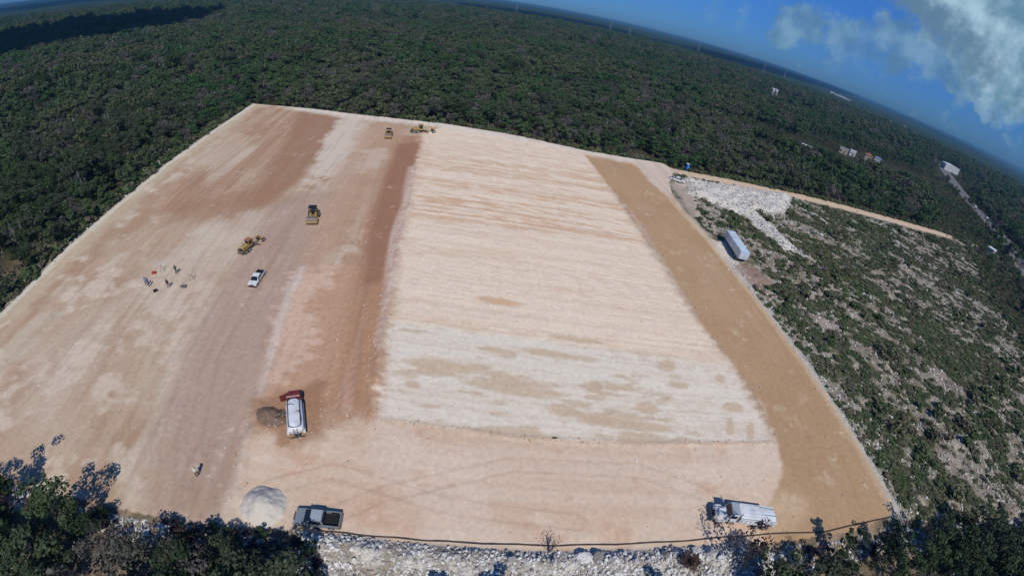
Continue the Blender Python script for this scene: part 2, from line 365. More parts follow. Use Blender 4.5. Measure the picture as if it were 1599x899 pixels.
    setc(sstep(7, 2.0, d+(na-.5)*4)*.85, (222, 212, 202))
    setc(zone([(985, 250), (1045, 256), (1060, 275), (1048, 290), (1050, 310), (1030, 300)], 1.0, 1.5)*.9, (208, 192, 178))
    wr = wline([(1040, 300), (1062, 328), (1105, 372), (1150, 428), (1200, 492), (1250, 560), (1290, 618), (1330, 680), (1365, 740), (1392, 788)]); d = seg_dist(X, Y, wr, False)
    setc(sstep(1.6, .6, d+(nf-.5))*.6, (204, 182, 154))
    # wet ground round the tank truck, pale apron by the rubble heap
    setc(zone([(395, 625), (440, 610), (500, 600), (508, 640), (505, 680), (450, 690), (395, 670)], 1.0, 1.8)*.85, (156, 120, 95))
    setc(zone([(372, 770), (455, 765), (470, 800), (440, 832), (380, 826), (352, 800)], 1.5, 1.5)*.55, (206, 190, 172))
    for pl in ([(40, 560), (110, 500), (180, 470), (170, 560), (110, 640), (60, 640)], [(200, 450), (330, 350), (400, 360), (360, 420), (300, 470), (240, 520)], [(20, 640), (90, 600), (130, 640), (110, 720), (50, 730)], [(215, 500), (270, 480), (250, 590), (205, 620)], [(300, 250), (380, 210), (400, 235), (320, 290)]):
        setc(zone(pl, 3, 6, sv)*.55*(.5+sv2), (204, 190, 172))
    # wheel tracks and roller passes
    def track(pts, half=.95, wdt=.24, c=(150, 120, 96), k=.26, wob=.5):
        d = seg_dist(X+(fbm(V/9, U/9, 96, 2)-.5)*wob, Y, wline(pts, 4), False); 
        for h in ((half,) if half else (0,)): setc(sstep(wdt, wdt*.4, np.abs(d-h))*k*(.4+.8*na), c)
    for pts in ([(330, 800), (300, 700), (330, 560), (400, 430), (470, 320), (540, 240)], [(260, 800), (262, 690), (300, 560), (370, 430), (450, 300), (500, 230)], [(60, 720), (130, 600), (230, 450), (340, 300), (420, 210)], [(180, 780), (190, 660), (250, 520), (330, 390), (430, 260)],
                [(560, 640), (580, 520), (600, 400), (625, 300), (640, 220)], [(540, 640), (556, 520), (575, 400), (600, 300), (625, 215)], [(480, 820), (600, 770), (800, 725), (1000, 735), (1180, 800)],
                [(1300, 820), (1270, 720), (1220, 600), (1150, 480), (1060, 360), (950, 245)], [(1340, 800), (1300, 690), (1240, 580), (1170, 470), (1080, 360), (990, 262)], [(420, 760), (520, 735), (700, 790), (900, 815)], [(20, 640), (120, 520), (230, 380), (340, 250)]): track(pts)
    for pts in ([(40, 600), (140, 480), (250, 330), (350, 220)], [(240, 640), (300, 520), (380, 400)], [(600, 640), (612, 520), (628, 400), (650, 280)]): track(pts, 0, .22, (204, 186, 164), .4)
    setc(sstep(.60, .66, svf)*.22*(1-cen)*(1-bot)*(1-rs), (150, 122, 98)); setc(cen*sstep(.58, .70, fbm(A/30, B/.34, 97, 2))*.32, (196, 172, 150)); setc(sstep(.70, .74, nf*.6+na*.4)*.3, (222, 208, 190))
    # rubble lot and wild ground outside
    sdp = sdist(X, Y, wPAD); outp = sdp < 0.0
    lot = sdist(X, Y, wLOT) > -1.5
    W = fbm(X/2.2, Y/2.2, 131, 4); W2 = fbm(X/8, Y/8, 141, 4)
    m = outp.astype(float)
    setc(m, (66, 64, 46)); setc(m*lot, (126, 116, 104)); setc(m*lot*sstep(.45, .6, W)*.6, (160, 152, 140)); setc(m*lot*sstep(.44, .55, drift(X, Y))*.75, (78, 84, 56)); setc(m*lot*sstep(.60, .68, nf*.5+W*.5)*.6, (178, 172, 160))
    hp = [(1062, 276), (1140, 288), (1240, 304), (1228, 330), (1205, 336), (1180, 328), (1245, 388), (1225, 388), (1160, 335), (1120, 318), (1075, 300)]
    setc(m*zone(hp, 1.0, 3.0, W)*.9, (212, 208, 200))
    setc(m*zone([(1048, 284), (1070, 280), (1085, 300), (1100, 330), (1120, 360), (1080, 335)], 2, 3)*.7, (186, 170, 158))
    setc(m*zone([(1108, 372), (1135, 376), (1152, 404), (1158, 412), (1140, 412)], .8, 1)*.95, (214, 202, 190))
    setc(m*zone([(1140, 412), (1180, 412), (1205, 440), (1195, 450), (1165, 448)], 1.5, 2)*.8, (150, 124, 112))
    d = seg_dist(X, Y, wTRACK, False); setc(sstep(4.2, 2.8, d+(na-.5)*1.2)*(m+sstep(3, 0, sdp)*.0), (206, 186, 166)); setc(sstep(.9, .3, np.abs(d-1.3)+(na-.5)*.5)*.4*m, (188, 160, 138))
    setc(m*sstep(3.0, .5, seg_dist(X, Y, wr, False)+(W-.5)*2.5)*.8, (196, 192, 184))
    setc(m*(1-lot)*(Y < 45)*sstep(16, 4, -sdp)*(.55+.45*(W > .5)), (142, 126, 108))
    bk = sdist(X, Y, wBANK) > 0; setc(m*bk, (150, 142, 130)); setc(m*bk*sstep(.45, .6, W)*.7, (198, 196, 190))
    for w in wCLR: setc(m*sstep(-3, 3, sdist(X, Y, w)+(W2-.5)*20), (196, 180, 160))
    C = C*(1+(nf-.5)[..., None]*.06)
    return np.clip(C*np.array([1.075, 1.045, .97]), 0, .84)

def ground_material(name, k=0.12, bump=0.25, wild=False):
    m = bpy.data.materials.new(name); m.use_nodes = True; nt = m.node_tree; N = nt.nodes; L = nt.links; b = N['Principled BSDF']
    b.inputs['Roughness'].default_value = 0.95; b.inputs['Specular IOR Level'].default_value = 0.1
    at = N.new('ShaderNodeAttribute'); at.attribute_name = 'albedo'
    ge = N.new('ShaderNodeNewGeometry'); n = N.new('ShaderNodeTexNoise'); n.inputs['Scale'].default_value = 1.6; n.inputs['Detail'].default_value = 8; n.inputs['Roughness'].default_value = .65
    L.new(ge.outputs['Position'], n.inputs['Vector'])
    mr = N.new('ShaderNodeMapRange'); L.new(n.outputs[0], mr.inputs[0]); mr.inputs[1].default_value = .3; mr.inputs[2].default_value = .7; mr.inputs[3].default_value = 1-k; mr.inputs[4].default_value = 1+k*.8
    vm = N.new('ShaderNodeVectorMath'); vm.operation = 'SCALE'; L.new(at.outputs['Color'], vm.inputs[0]); L.new(mr.outputs[0], vm.inputs['Scale']); L.new(vm.outputs[0], b.inputs['Base Color'])
    bp = N.new('ShaderNodeBump'); bp.inputs['Strength'].default_value = bump; bp.inputs['Distance'].default_value = .15; L.new(n.outputs[0], bp.inputs['Height']); L.new(bp.outputs[0], b.inputs['Normal'])
    return m

def build_ground():
    # fine grid over the site, finer towards the camera
    ys = [-6.0]
    while ys[-1] < 185: ys.append(ys[-1]+0.24+max(0, ys[-1]-20)*0.0045)
    ys = np.array(ys); xs = np.concatenate([np.arange(-135, 110, .36), np.arange(110, 290, .62)]); 
    X, Y = np.meshgrid(xs, ys); ny, nx = X.shape
    C = colour_field(X, Y)
    sdp = sdist(X, Y, wPAD); sl = sdist(X, Y, wLOT)
    ca, sa = math.cos(R_(101)), math.sin(R_(101)); U = X*sa-Y*ca; V = X*ca+Y*sa
    Z = (fbm(X/5, Y/5, 200, 4)-.5)*.16+(fbm(U/.8, V/22, 210, 3)-.5)*.20*(sdp > 0)+(fbm(X/.8, Y/.8, 220, 3)-.5)*.05
    drop_ = sstep(0.3, -3.5, sdp); rough = fbm(X/2.5, Y/2.5, 230, 4)
    Z = Z-drop_*.9+(sl > 0)*drop_*((rough-.4)*1.1+.3)
    wr = wline([(1150, 428), (1200, 492), (1250, 560), (1290, 618), (1330, 680), (1365, 740), (1390, 785)])
    Z += .25*np.exp(-(seg_dist(X, Y, wr, False)/1.0)**2)
    hp = sdist(X, Y, wpoly([(1062, 276), (1140, 288), (1240, 304), (1228, 330), (1205, 336), (1180, 328), (1245, 388), (1225, 388), (1160, 335), (1120, 318), (1075, 300)], 3)); Z += sstep(-1, 4, hp)*(.6+1.6*fbm(X/4, Y/4, 240, 3))
    bk = sdist(X, Y, wBANK); Z += sstep(-.5, 1.6, bk)*(.5+1.5*fbm(X/2.2, Y/2.2, 250, 4))
    # low windrows left by the grader
    for pts, hgt, wd in [([(474, 418), (450, 470), (434, 530), (420, 580), (404, 620), (398, 660), (382, 700), (372, 780)], .35, .6), ([(652, 262), (640, 320), (624, 380), (608, 450), (596, 520), (588, 600)], .35, .5),
                         ([(596, 655), (800, 682), (1000, 693), (1205, 691)], .12, .3)]:
        d = seg_dist(X, Y, wline(pts), False); Z += hgt*np.exp(-(d/wd)**2)*(.5+fbm(X/1.2, Y/1.2, 260, 3))
    VV = np.stack([X, Y, Z], -1).reshape(-1, 3); CC = C.reshape(-1, 3)
    idx = np.arange(ny*nx).reshape(ny, nx); Q = np.stack([idx[:-1, :-1], idx[:-1, 1:], idx[1:, 1:], idx[1:, :-1]], -1).reshape(-1, 4)
    fx = VV[Q].mean(1); 
    dp = sdp.ravel()[Q].mean(1); dl = sl.ravel()[Q].mean(1); dt = seg_dist(fx[:, 0], fx[:, 1], wTRACK, False)
    kind = np.zeros(len(Q), int); kind[dl > 0] = 2; kind[dt < np.where(fx[:, 0] > 110, 3.6, 2.9)] = 3; kind[dp > 0] = 1
    gm = ground_material('site_earth'); gw = ground_material('wild_earth', .3, .6)
    names = {0: ('ground', gw), 1: ('construction_field', gm), 2: ('rubble_lot', gw), 3: ('dirt_track', gm)}
    for k, (nm, mt) in names.items():
        q = Q[kind == k]; used, inv = np.unique(q, return_inverse=True); v = VV[used]; f = inv.reshape(-1, 4)
        me_c = CC[used]
        if k == 0:    # the ground is one sheet: join the far skirt to the fine part
            bx = [xs[0], xs[-1]]; by = [ys[0], ys[-1]]
            B = 45000.0
            xo = [-B, -8000, -2000, -600, -250, xs[0], xs[-1], 420, 700, 1500, 3000, 8000, B]; yo = [-4000, -300, -60, ys[0], ys[-1], 300, 600, 1200, 2500, 6000, 15000, B]
            gx, gy = np.meshgrid(xo, yo); gv = np.stack([gx, gy, np.full(gx.shape, -.9)], -1).reshape(-1, 3); gi = np.arange(gx.size).reshape(gx.shape)
            gq = np.stack([gi[:-1, :-1], gi[:-1, 1:], gi[1:, 1:], gi[1:, :-1]], -1).reshape(-1, 4)
            cc = gv[gq].mean(1); keep = ~((cc[:, 0] > xs[0]) & (cc[:, 0] < xs[-1]) & (cc[:, 1] > ys[0]) & (cc[:, 1] < ys[-1]))
            f = np.concatenate([f, gq[keep]+len(v)]); v = np.concatenate([v, gv]); me_c = np.concatenate([me_c, np.tile(lin((60, 60, 42)), (len(gv), 1))])
        me = np_mesh(nm, v, f, True)
        ca_ = me.color_attributes.new('albedo', 'FLOAT_COLOR', 'POINT'); ca_.data.foreach_set('color', np.concatenate([me_c, np.ones((len(me_c), 1))], 1).astype(np.float32).ravel())
        o = link_mesh(nm, me, mt); tag(o, kind='structure')
    return gw
GW = build_ground()

# clearings, paved road
def ribbon(name, line, w, z, mat, kind='structure'):
    v = []; f = []
    for i, p in enumerate(line):
        a = line[max(0, i-1)]; b = line[min(len(line)-1, i+1)]; d = (b-a)/np.linalg.norm(b-a); n = np.array([-d[1], d[0]])
        v += [(*(p+n*w/2), z), (*(p-n*w/2), z)]
        if i: f.append((2*i-2, 2*i-1, 2*i+1, 2*i))
    return tag(link_mesh(name, np_mesh(name, v, f), mat), kind=kind)
asph = material('asphalt', (.15, .15, .155), .9, var=.2, vscale=.4)
ribbon('road', wROAD, 10.0, -.55, asph)
verge = material('pale_verge', (.22, .20, .15), .95, var=.35, vscale=.2)
ribbon('road_verge', wROAD, 16.0, -.60, verge)
paintw = material('road_paint', (.7, .7, .68), .7, var=.15)
for sgn in (-1, 1):
    n = len(wROAD); ln = []
    for i, p in enumerate(wROAD):
        a = wROAD[max(0, i-1)]; b = wROAD[min(n-1, i+1)]; d = (b-a)/np.linalg.norm(b-a); ln.append(p+np.array([-d[1], d[0]])*3.6*sgn)
    ribbon('road_marking', np.array(ln), .15, -.545, paintw)

# ------------------------------------------------------------------ plants
rng = np.random.default_rng(7)
def foliage_mat(name, cols, patch=None, rough=.75, trans=.0):
    """colour differs from plant to plant and leaf to leaf"""
    m = bpy.data.materials.new(name); m.use_nodes = True; nt = m.node_tree; N = nt.nodes; L = nt.links; b = N['Principled BSDF']
    b.inputs['Roughness'].default_value = rough; b.inputs['Specular IOR Level'].default_value = .15
    oi = N.new('ShaderNodeObjectInfo'); r = N.new('ShaderNodeValToRGB'); L.new(oi.outputs['Random'], r.inputs[0])
    cr = r.color_ramp; 
    while len(cr.elements) < len(cols): cr.elements.new(.5)
    for i, c in enumerate(cols): cr.elements[i].position = i/(len(cols)-1); cr.elements[i].color = (*c, 1)
    out = r.outputs[0]
    ge = N.new('ShaderNodeNewGeometry')
    if patch:
        n = N.new('ShaderNodeTexNoise'); n.inputs['Scale'].default_value = .016; n.inputs['Detail'].default_value = 4; L.new(ge.outputs['Position'], n.inputs['Vector'])
        mr = N.new('ShaderNodeMapRange'); L.new(n.outputs[0], mr.inputs[0]); mr.inputs[1].default_value = .47; mr.inputs[2].default_value = .60; mr.inputs[4].default_value = .38
        mx = N.new('ShaderNodeMix'); mx.data_type = 'RGBA'; L.new(mr.outputs[0], mx.inputs[0]); L.new(out, mx.inputs[6]); mx.inputs[7].default_value = (*patch, 1); out = mx.outputs[2]
    ri = N.new('ShaderNodeMapRange'); L.new(ge.outputs['Random Per Island'], ri.inputs[0]); ri.inputs[3].default_value = .72; ri.inputs[4].default_value = 1.35
    vm = N.new('ShaderNodeVectorMath'); vm.operation = 'SCALE'; L.new(out, vm.inputs[0]); L.new(ri.outputs[0], vm.inputs['Scale']); L.new(vm.outputs[0], b.inputs['Base Color'])
    return m
LEAF = foliage_mat('leaves_green', [(.026, .056, .022), (.036, .080, .028), (.048, .092, .034), (.060, .088, .040), (.036, .066, .030)], (.130, .104, .068))
LEAF_NEAR = foliage_mat('leaves_near', [(.024, .042, .018), (.046, .074, .026), (.058, .066, .044), (.032, .052, .024)])
LEAF_DULL = foliage_mat('leaves_dull', [(.075, .072, .062), (.115, .104, .094), (.080, .086, .060)])
LEAF_DARK = foliage_mat('twigs_dark', [(.030, .024, .034), (.050, .034, .040), (.036, .032, .040)])
LEAF_RUST = foliage_mat('leaves_rust', [(.085, .045, .030), (.070, .042, .032)])
SCRUB = foliage_mat('scrub_leaves', [(.050, .076, .030), (.074, .102, .040), (.096, .104, .056), (.120, .104, .072)])
BARK = material('bark', (.17, .15, .135), .9, var=.4, vscale=2)
BARK_PALE = material('pale_bark', (.38, .35, .32), .9, var=.35, vscale=2)

def leaves(rng, centers, radii, n, size, flat=.75):
    """n leaf clumps spread through the lobes: small quads, mostly facing out and up"""
    w = radii**2.2; k = rng.choice(len(centers), n, p=w/w.sum())
    d = rng.normal(size=(n, 3)); d[:, 2] = np.where(rng.random(n) < .8, np.abs(d[:, 2]), d[:, 2]); d /= np.linalg.norm(d, axis=1)[:, None]
    rad = radii[k]*(.55+.5*rng.random(n)**.6); p = centers[k]+d*rad[:, None]*np.array([1, 1, flat])
    nrm = d*.8+rng.normal(size=(n, 3))*.55+np.array([0, 0, .35]); nrm /= np.linalg.norm(nrm, axis=1)[:, None]
    t = np.cross(nrm, rng.normal(size=(n, 3))); t /= np.linalg.norm(t, axis=1)[:, None]; b = np.cross(nrm, t)
    s = size*(.55+.9*rng.random(n))[:, None]; e = s*(.45+.5*rng.random(n)[:, None])
    q = np.stack([p-t*s, p+b*e, p+t*s*.9+nrm*s*.2, p-b*e], 1)
    return q.reshape(-1, 3), np.arange(4*n).reshape(n, 4)
def branches(rng, tips, h, r0, base=(0, 0), nmain=5, lean=(0, 0)):
    """tapered trunk that forks into limbs reaching the lobes"""
    V = []; Fc = []
    def seg(pts, rads, k=6):
        base_i = len(V)
        for p, r in zip(pts, rads):
            for j in range(k):
                a = 2*math.pi*j/k; V.append((p[0]+math.cos(a)*r, p[1]+math.sin(a)*r, p[2]))
        for i in range(len(pts)-1):
            for j in range(k):
                a = base_i+i*k+j; b = base_i+i*k+(j+1) % k; Fc.append((a, b, b+k, a+k))
    fork = np.array([lean[0]*.45+rng.normal()*.1, lean[1]*.45+rng.normal()*.1, h*.42])
    seg([np.array([0, 0, -.8]), np.array([lean[0]*.15, lean[1]*.15, h*.2]), fork], [r0*1.25, r0, r0*.75])
    for t in tips:
        mid = fork*.5+t*.5+rng.normal(size=3)*np.linalg.norm(t-fork)*.10
        seg([fork, mid, t], [r0*.55, r0*.32, r0*.1], 5)
    return np.array(V), np.array(Fc)
def tree_data(seed, R, H, nl, nleaf, size, lob=(.32, .5), spread=1.0, zlo=.45, r0=.13, flat=.75, lean=(0, 0), round_top=True):
    r = np.random.default_rng(seed); c = []; rad = []
    for i in range(nl):
        a = r.random()*6.283; q = math.sqrt(r.random())*R*.72*spread; z = H*(zlo+(1-zlo)*r.random())
        if round_top: z = min(z, H*(1-.28*(q/R)**2))
        rr = R*(lob[0]+(lob[1]-lob[0])*r.random()); c.append((math.cos(a)*q+lean[0]*z/H, math.sin(a)*q+lean[1]*z/H, z-rr*.55)); rad.append(rr)
    c = np.array(c); rad = np.array(rad)
    lv = leaves(r, c, rad, nleaf, size, flat)
    tips = c[r.permutation(nl)[:min(nl, 8)]]
    return lv, branches(r, tips, H, r0, lean=lean)

def bare_data(seed, H, R, r0=.14, n=26):
    """leafless tree: forked limbs and thin twigs"""
    r = np.random.default_rng(seed); V = []; Fc = []
    def seg(a, b, ra, rb, k=5):
        d = b-a; L_ = np.linalg.norm(d)+1e-6; d = d/L_; x = np.cross(d, [0.3, .9, .1]); x /= np.linalg.norm(x); y = np.cross(d, x); i0 = len(V)
        for p, q in ((a, ra), (b, rb)):
            for j in range(k): V.append(p+(x*math.cos(6.283*j/k)+y*math.sin(6.283*j/k))*q)
        for j in range(k): Fc.append((i0+j, i0+(j+1) % k, i0+k+(j+1) % k, i0+k+j))
    def grow(p, d, L_, ra, dep):
        q = p+d*L_; seg(p, q, ra, ra*.7)
        if dep == 0: return
        for _ in range(3 if dep > 1 else 4):
            nd = d+r.normal(size=3)*.48; nd[2] = abs(nd[2])*.8+.12; nd /= np.linalg.norm(nd); grow(q, nd, L_*(.62+.2*r.random()), ra*.62, dep-1)
    grow(np.array([0, 0, -.5]), np.array([r.normal()*.05, r.normal()*.05, 1.0]), H*.36, r0, 4)
    V = np.array(V); V[:, :2] *= R/np.abs(V[:, :2]).max(); V[:, 2] *= H/V[:, 2].max()
    return V, np.array(Fc)

def two_mat_mesh(name, parts, mats):
    V = np.concatenate([p[0] for p in parts]); off = 0; Fs = []; mi = []
    for i, (v, f) in enumerate(parts): Fs.append(f+off); off += len(v); mi += [i]*len(f)
    me = np_mesh(name, V, np.concatenate(Fs)); 
    for m in mats: me.materials.append(m)
    me.polygons.foreach_set('material_index', np.array(mi, np.int32)); return me

def proto_collection(name, meshes):
    c = bpy.data.collections.new(name)
    for i, me in enumerate(meshes): o = bpy.data.objects.new(me.name, me); c.objects.link(o)
    return c
def scatter(name, protos, pts, scale, label, cat, rot=None, idx=None, mat=None, tilt=0.0, group=None):
    """one object: many small copies of a few shapes, spread by geometry nodes"""
    n = len(pts); me = bpy.data.meshes.new(name); me.vertices.add(n); me.vertices.foreach_set('co', np.asarray(pts, np.float32).ravel())
    r = np.random.default_rng(n)
    ro = np.zeros((n, 3), np.float32); ro[:, 2] = r.random(n)*6.283 if rot is None else rot
    if tilt: ro[:, :2] = r.normal(size=(n, 2))*tilt
    sc = np.asarray(scale, np.float32)
    if sc.ndim == 1: sc = np.stack([sc]*3, 1)
    a = me.attributes.new('rot', 'FLOAT_VECTOR', 'POINT'); a.data.foreach_set('vector', ro.ravel())
    a = me.attributes.new('scl', 'FLOAT_VECTOR', 'POINT'); a.data.foreach_set('vector', sc.ravel())
    a = me.attributes.new('pick', 'INT', 'POINT'); a.data.foreach_set('value', (r.integers(0, 1000, n) if idx is None else idx).astype(np.int32))
    o = link_mesh(name, me); tag(o, label, cat, group, 'stuff')
    ng = bpy.data.node_groups.new(name+'_nodes', 'GeometryNodeTree')
    ng.interface.new_socket('Geometry', in_out='INPUT', socket_type='NodeSocketGeometry'); ng.interface.new_socket('Geometry', in_out='OUTPUT', socket_type='NodeSocketGeometry')
    N = ng.nodes; L = ng.links; gi = N.new('NodeGroupInput'); go = N.new('NodeGroupOutput')
    ci = N.new('GeometryNodeCollectionInfo'); ci.inputs['Collection'].default_value = proto_collection(name+'_shapes', protos); ci.inputs['Separate Children'].default_value = True; ci.inputs['Reset Children'].default_value = True
    ip = N.new('GeometryNodeInstanceOnPoints'); ip.inputs['Pick Instance'].default_value = True
    def attr(nm, t):
        q = N.new('GeometryNodeInputNamedAttribute'); q.data_type = t; q.inputs[0].default_value = nm; return q.outputs[0]
    L.new(gi.outputs[0], ip.inputs['Points']); L.new(ci.outputs[0], ip.inputs['Instance']); L.new(attr('pick', 'INT'), ip.inputs['Instance Index'])
    L.new(attr('rot', 'FLOAT_VECTOR'), ip.inputs['Rotation']); L.new(attr('scl', 'FLOAT_VECTOR'), ip.inputs['Scale']); L.new(ip.outputs[0], go.inputs[0])
    md = o.modifiers.new('scatter', 'NODES'); md.node_group = ng
    return o

def forest_positions():
    r = np.random.default_rng(12); out = []
    def band(y0, y1, r0, r1, s, x0, x1):
        xs = np.arange(x0, x1, s); ys = np.arange(y0, y1, s); X, Y = np.meshgrid(xs, ys); X = X+r.uniform(-.45, .45, X.shape)*s; Y = Y+r.uniform(-.45, .45, Y.shape)*s
        X = X.ravel(); Y = Y.ravel(); d = np.hypot(X, Y); k = (d >= r0) & (d < r1); X = X[k]; Y = Y[k]
        px, py, th = pix(X, Y, np.full(X.shape, 4.0)); k = (px > -130) & (px < 1730) & (py > -90) & (py < 1010) & (th < 1.3)
        return np.stack([X[k], Y[k]], 1), s
    for y0, y1, r0, r1, s, x0, x1 in ((-40, 260, 0, 260, 3.2, -260, 260), (-200, 620, 260, 620, 4.4, -620, 620), (-300, 1400, 620, 1400, 7.0, -1400, 1400)):
        p, s_ = band(y0, y1, r0, r1, s, x0, x1); out.append(np.concatenate([p, np.full((len(p), 1), s_)], 1))
    A = np.concatenate(out); X, Y = A[:, 0], A[:, 1]
    edge = (fbm(X/6, Y/6, 300, 3)-.5)*3
    ok = (sdist(X, Y, wPAD) < -1.6+edge) & (sdist(X, Y, wLOT) < -1.5+edge) & (seg_dist(X, Y, wTRACK, False) > 4.5+edge*.4) & (seg_dist(X, Y, wROAD, False) > 8.0+edge*.5) & (sdist(X, Y, wBANK) < -.5)
    for w in wCLR: ok &= sdist(X, Y, w) < -1
    # the strip of ground in front of the field: only scattered bushes next to the bank
    fr = wpoly([(-220, 640), (-130, 690), (0, 740), (60, 765), (150, 785), (240, 805), (300, 816), (380, 822), (470, 830), (520, 850), (520, 910), (440, 885), (340, 868), (240, 848), (120, 815), (0, 790), (-200, 720)], 3)
    fr2 = wpoly([(1120, 850), (1200, 848), (1340, 828), (1400, 808), (1500, 808), (1599, 795), (1740, 780), (1740, 830), (1599, 835), (1500, 850), (1400, 862), (1280, 880), (1200, 930), (1100, 1000)], 3)
    ok &= ~(inside(X, Y, fr)) & ~(inside(X, Y, fr2)); 
    dn = fbm(X/14, Y/14, 310, 3); ok &= (dn > .30) | (np.hypot(X, Y) > 260)
    return A[ok]
FP = forest_positions()
print('forest trees', len(FP))

# shapes for the wood
SZ = .42
far_green = [two_mat_mesh('green_tree', tree_data(100+i, 3.0, 7.0, 12, 760, .27, r0=.14, lob=(.24, .42)), (LEAF, BARK)) for i in range(6)]
def grey_tree(i, lm=None):
    (lv, lf), (bv, bf) = tree_data(150+i, 2.7, 6.5, 9, 190, .30, r0=.12); b2 = bare_data(170+i, 6.2, 2.3, .10)
    V = np.concatenate([bv, b2[0]]); Fb = np.concatenate([bf, b2[1]+len(bv)])
    return two_mat_mesh('grey_tree', ((lv, lf), (V, Fb)), (LEAF_DULL, BARK))
far_grey = [grey_tree(i) for i in range(3)]
FOR = far_green+far_grey      # Blender picks by alphabetical name: green 0-5, grey 6-8
D = np.hypot(FP[:, 0], FP[:, 1]); slant = np.hypot(D, 41)
mixn = fbm(FP[:, 0]/30, FP[:, 1]/30, 320, 3); rr = rng.random(len(FP))
isgrey = (rr < .15) | ((mixn > .56) & (rr < .38)); leftside = (FP[:, 0] < -60) & (FP[:, 1] < 160)
isgrey &= ~(leftside & (rng.random(len(FP)) < .6))
pick = np.where(isgrey, 6+rng.integers(0, 3, len(FP)), rng.integers(0, 6, len(FP)))
scl = FP[:, 2]/3.7; scl = np.where(scl > 1, scl**.8, scl)*(.70+.85*rng.random(len(FP))**2)*1.0*(.8+.5*fbm(FP[:, 0]/12, FP[:, 1]/12, 330, 3))
sdE = np.minimum(np.abs(sdist(FP[:, 0], FP[:, 1], wPAD)), 60)
_rd = seg_dist(FP[:, 0], FP[:, 1], wROAD, False); _a = wROAD[3]; _rdir = wROAD[-6]-wROAD[10]; _rdir /= np.linalg.norm(_rdir); _i = np.argmin([np.hypot(FP[:, 0]-p[0], FP[:, 1]-p[1]) for p in wROAD], axis=0); _nearer = np.hypot(FP[:, 0], FP[:, 1]) < np.hypot(wROAD[_i][:, 0], wROAD[_i][:, 1])
scl *= np.where(_nearer & (_rd < 60) & (np.hypot(FP[:, 0], FP[:, 1]) < 520), .30, 1.0)      # cleared, regrown strip on this side of the road
for w in wCLR: scl *= np.where(sdist(FP[:, 0], FP[:, 1], w) > -32, .42, 1.0)
scl *= .62+.38*sstep(1.5, 9, sdE)            # lower growth along the cleared edge
zsc = scl*(.85+.3*rng.random(len(FP)))
px, py, th = pix(FP[:, 0], FP[:, 1], np.full(len(FP), 4.0))
infr = (px > -10) & (px < 1609) & (py > 0) & (py < 915)
score = np.where(infr, scl/slant, 0)
order = np.argsort(-score); near = order[:290]; far = order[290:]
scatter('forest', FOR, np.stack([FP[far, 0], FP[far, 1], np.full(len(far), -.9)], 1), np.stack([scl[far], scl[far], zsc[far]], 1),
        'dense dry green forest with grey leafless crowns spreading to the horizon', 'forest', idx=pick[far])

# the nearest trees are things of their own
def tree_thing(name, lvd, brd, lm, bm_, loc, rz, s, label, cat, group=None):
    e = empty(name, loc, rz); e.scale = s; tag(e, label, cat, group)
    link_mesh('trunk', np_mesh('trunk', *brd), bm_, e)
    if lvd is not None: link_mesh('crown', np_mesh('crown', *lvd), lm, e)
    return e
near_protos = {}
def near_proto(k):
    if k in near_protos: return near_protos[k]
    if k[0] == 'g': l, b = tree_data(400+k[1], 3.0, 7.0, 20, 1700, .15, r0=.12, lob=(.18, .32)); lm = LEAF_NEAR
    elif k[0] == 'd': l, b = tree_data(430+k[1], 2.6, 5.6, 12, 1300, .15, r0=.09); lm = LEAF_DARK
    else:
        l, b = tree_data(460+k[1], 2.6, 6.2, 10, 500, .16, r0=.11); b2 = bare_data(480+k[1], 6.3, 2.4, .10); b = (np.concatenate([b[0], b2[0]]), np.concatenate([b[1], b2[1]+len(b[0])])); lm = LEAF_DULL
    a = np_mesh('trunk', *b); a.materials.append(BARK); c = np_mesh('crown', *l); c.materials.append(lm); near_protos[k] = (a, c); return a, c
ZONES = []
def zone_of(x, y):
    px_, py_, _ = pix(np.array([x]), np.array([y]), np.array([3.0])); px_ = px_[0]; py_ = py_[0]
    if py_ > 700 and px_ < 800: return 'in the shaded wood at the near left corner', 'nearleft'
    if py_ > 700: return 'in the dark wood at the near right corner', 'nearright'
    if px_ < 420: return 'in the dense wood along the left edge of the field', 'left'
    if px_ < 1050: return 'in the dense wood behind the far field edge', 'far'
    return 'in the wood between rubble lot and paved road', 'right'
for i in near:
    x, y = FP[i, 0], FP[i, 1]; zt, zk = zone_of(x, y)
    if pick[i] >= 6: k = ('b', int(pick[i]) % 2); nm, lb, ct, gp = 'grey_tree', 'grey thinly leaved tree ', 'tree', 'grey trees '+zt
    else: k = ('g', int(i) % 4); nm, lb, ct, gp = 'green_tree', 'green leafy tree ', 'tree', 'green trees '+zt
    t, c = near_proto(k); e = empty(nm, (x, y, -.9), rng.random()*6.28); e.scale = (scl[i], scl[i], zsc[i]); tag(e, lb+zt, ct, gp)
    link_mesh('trunk', t, None, e); link_mesh('crown', c, None, e)

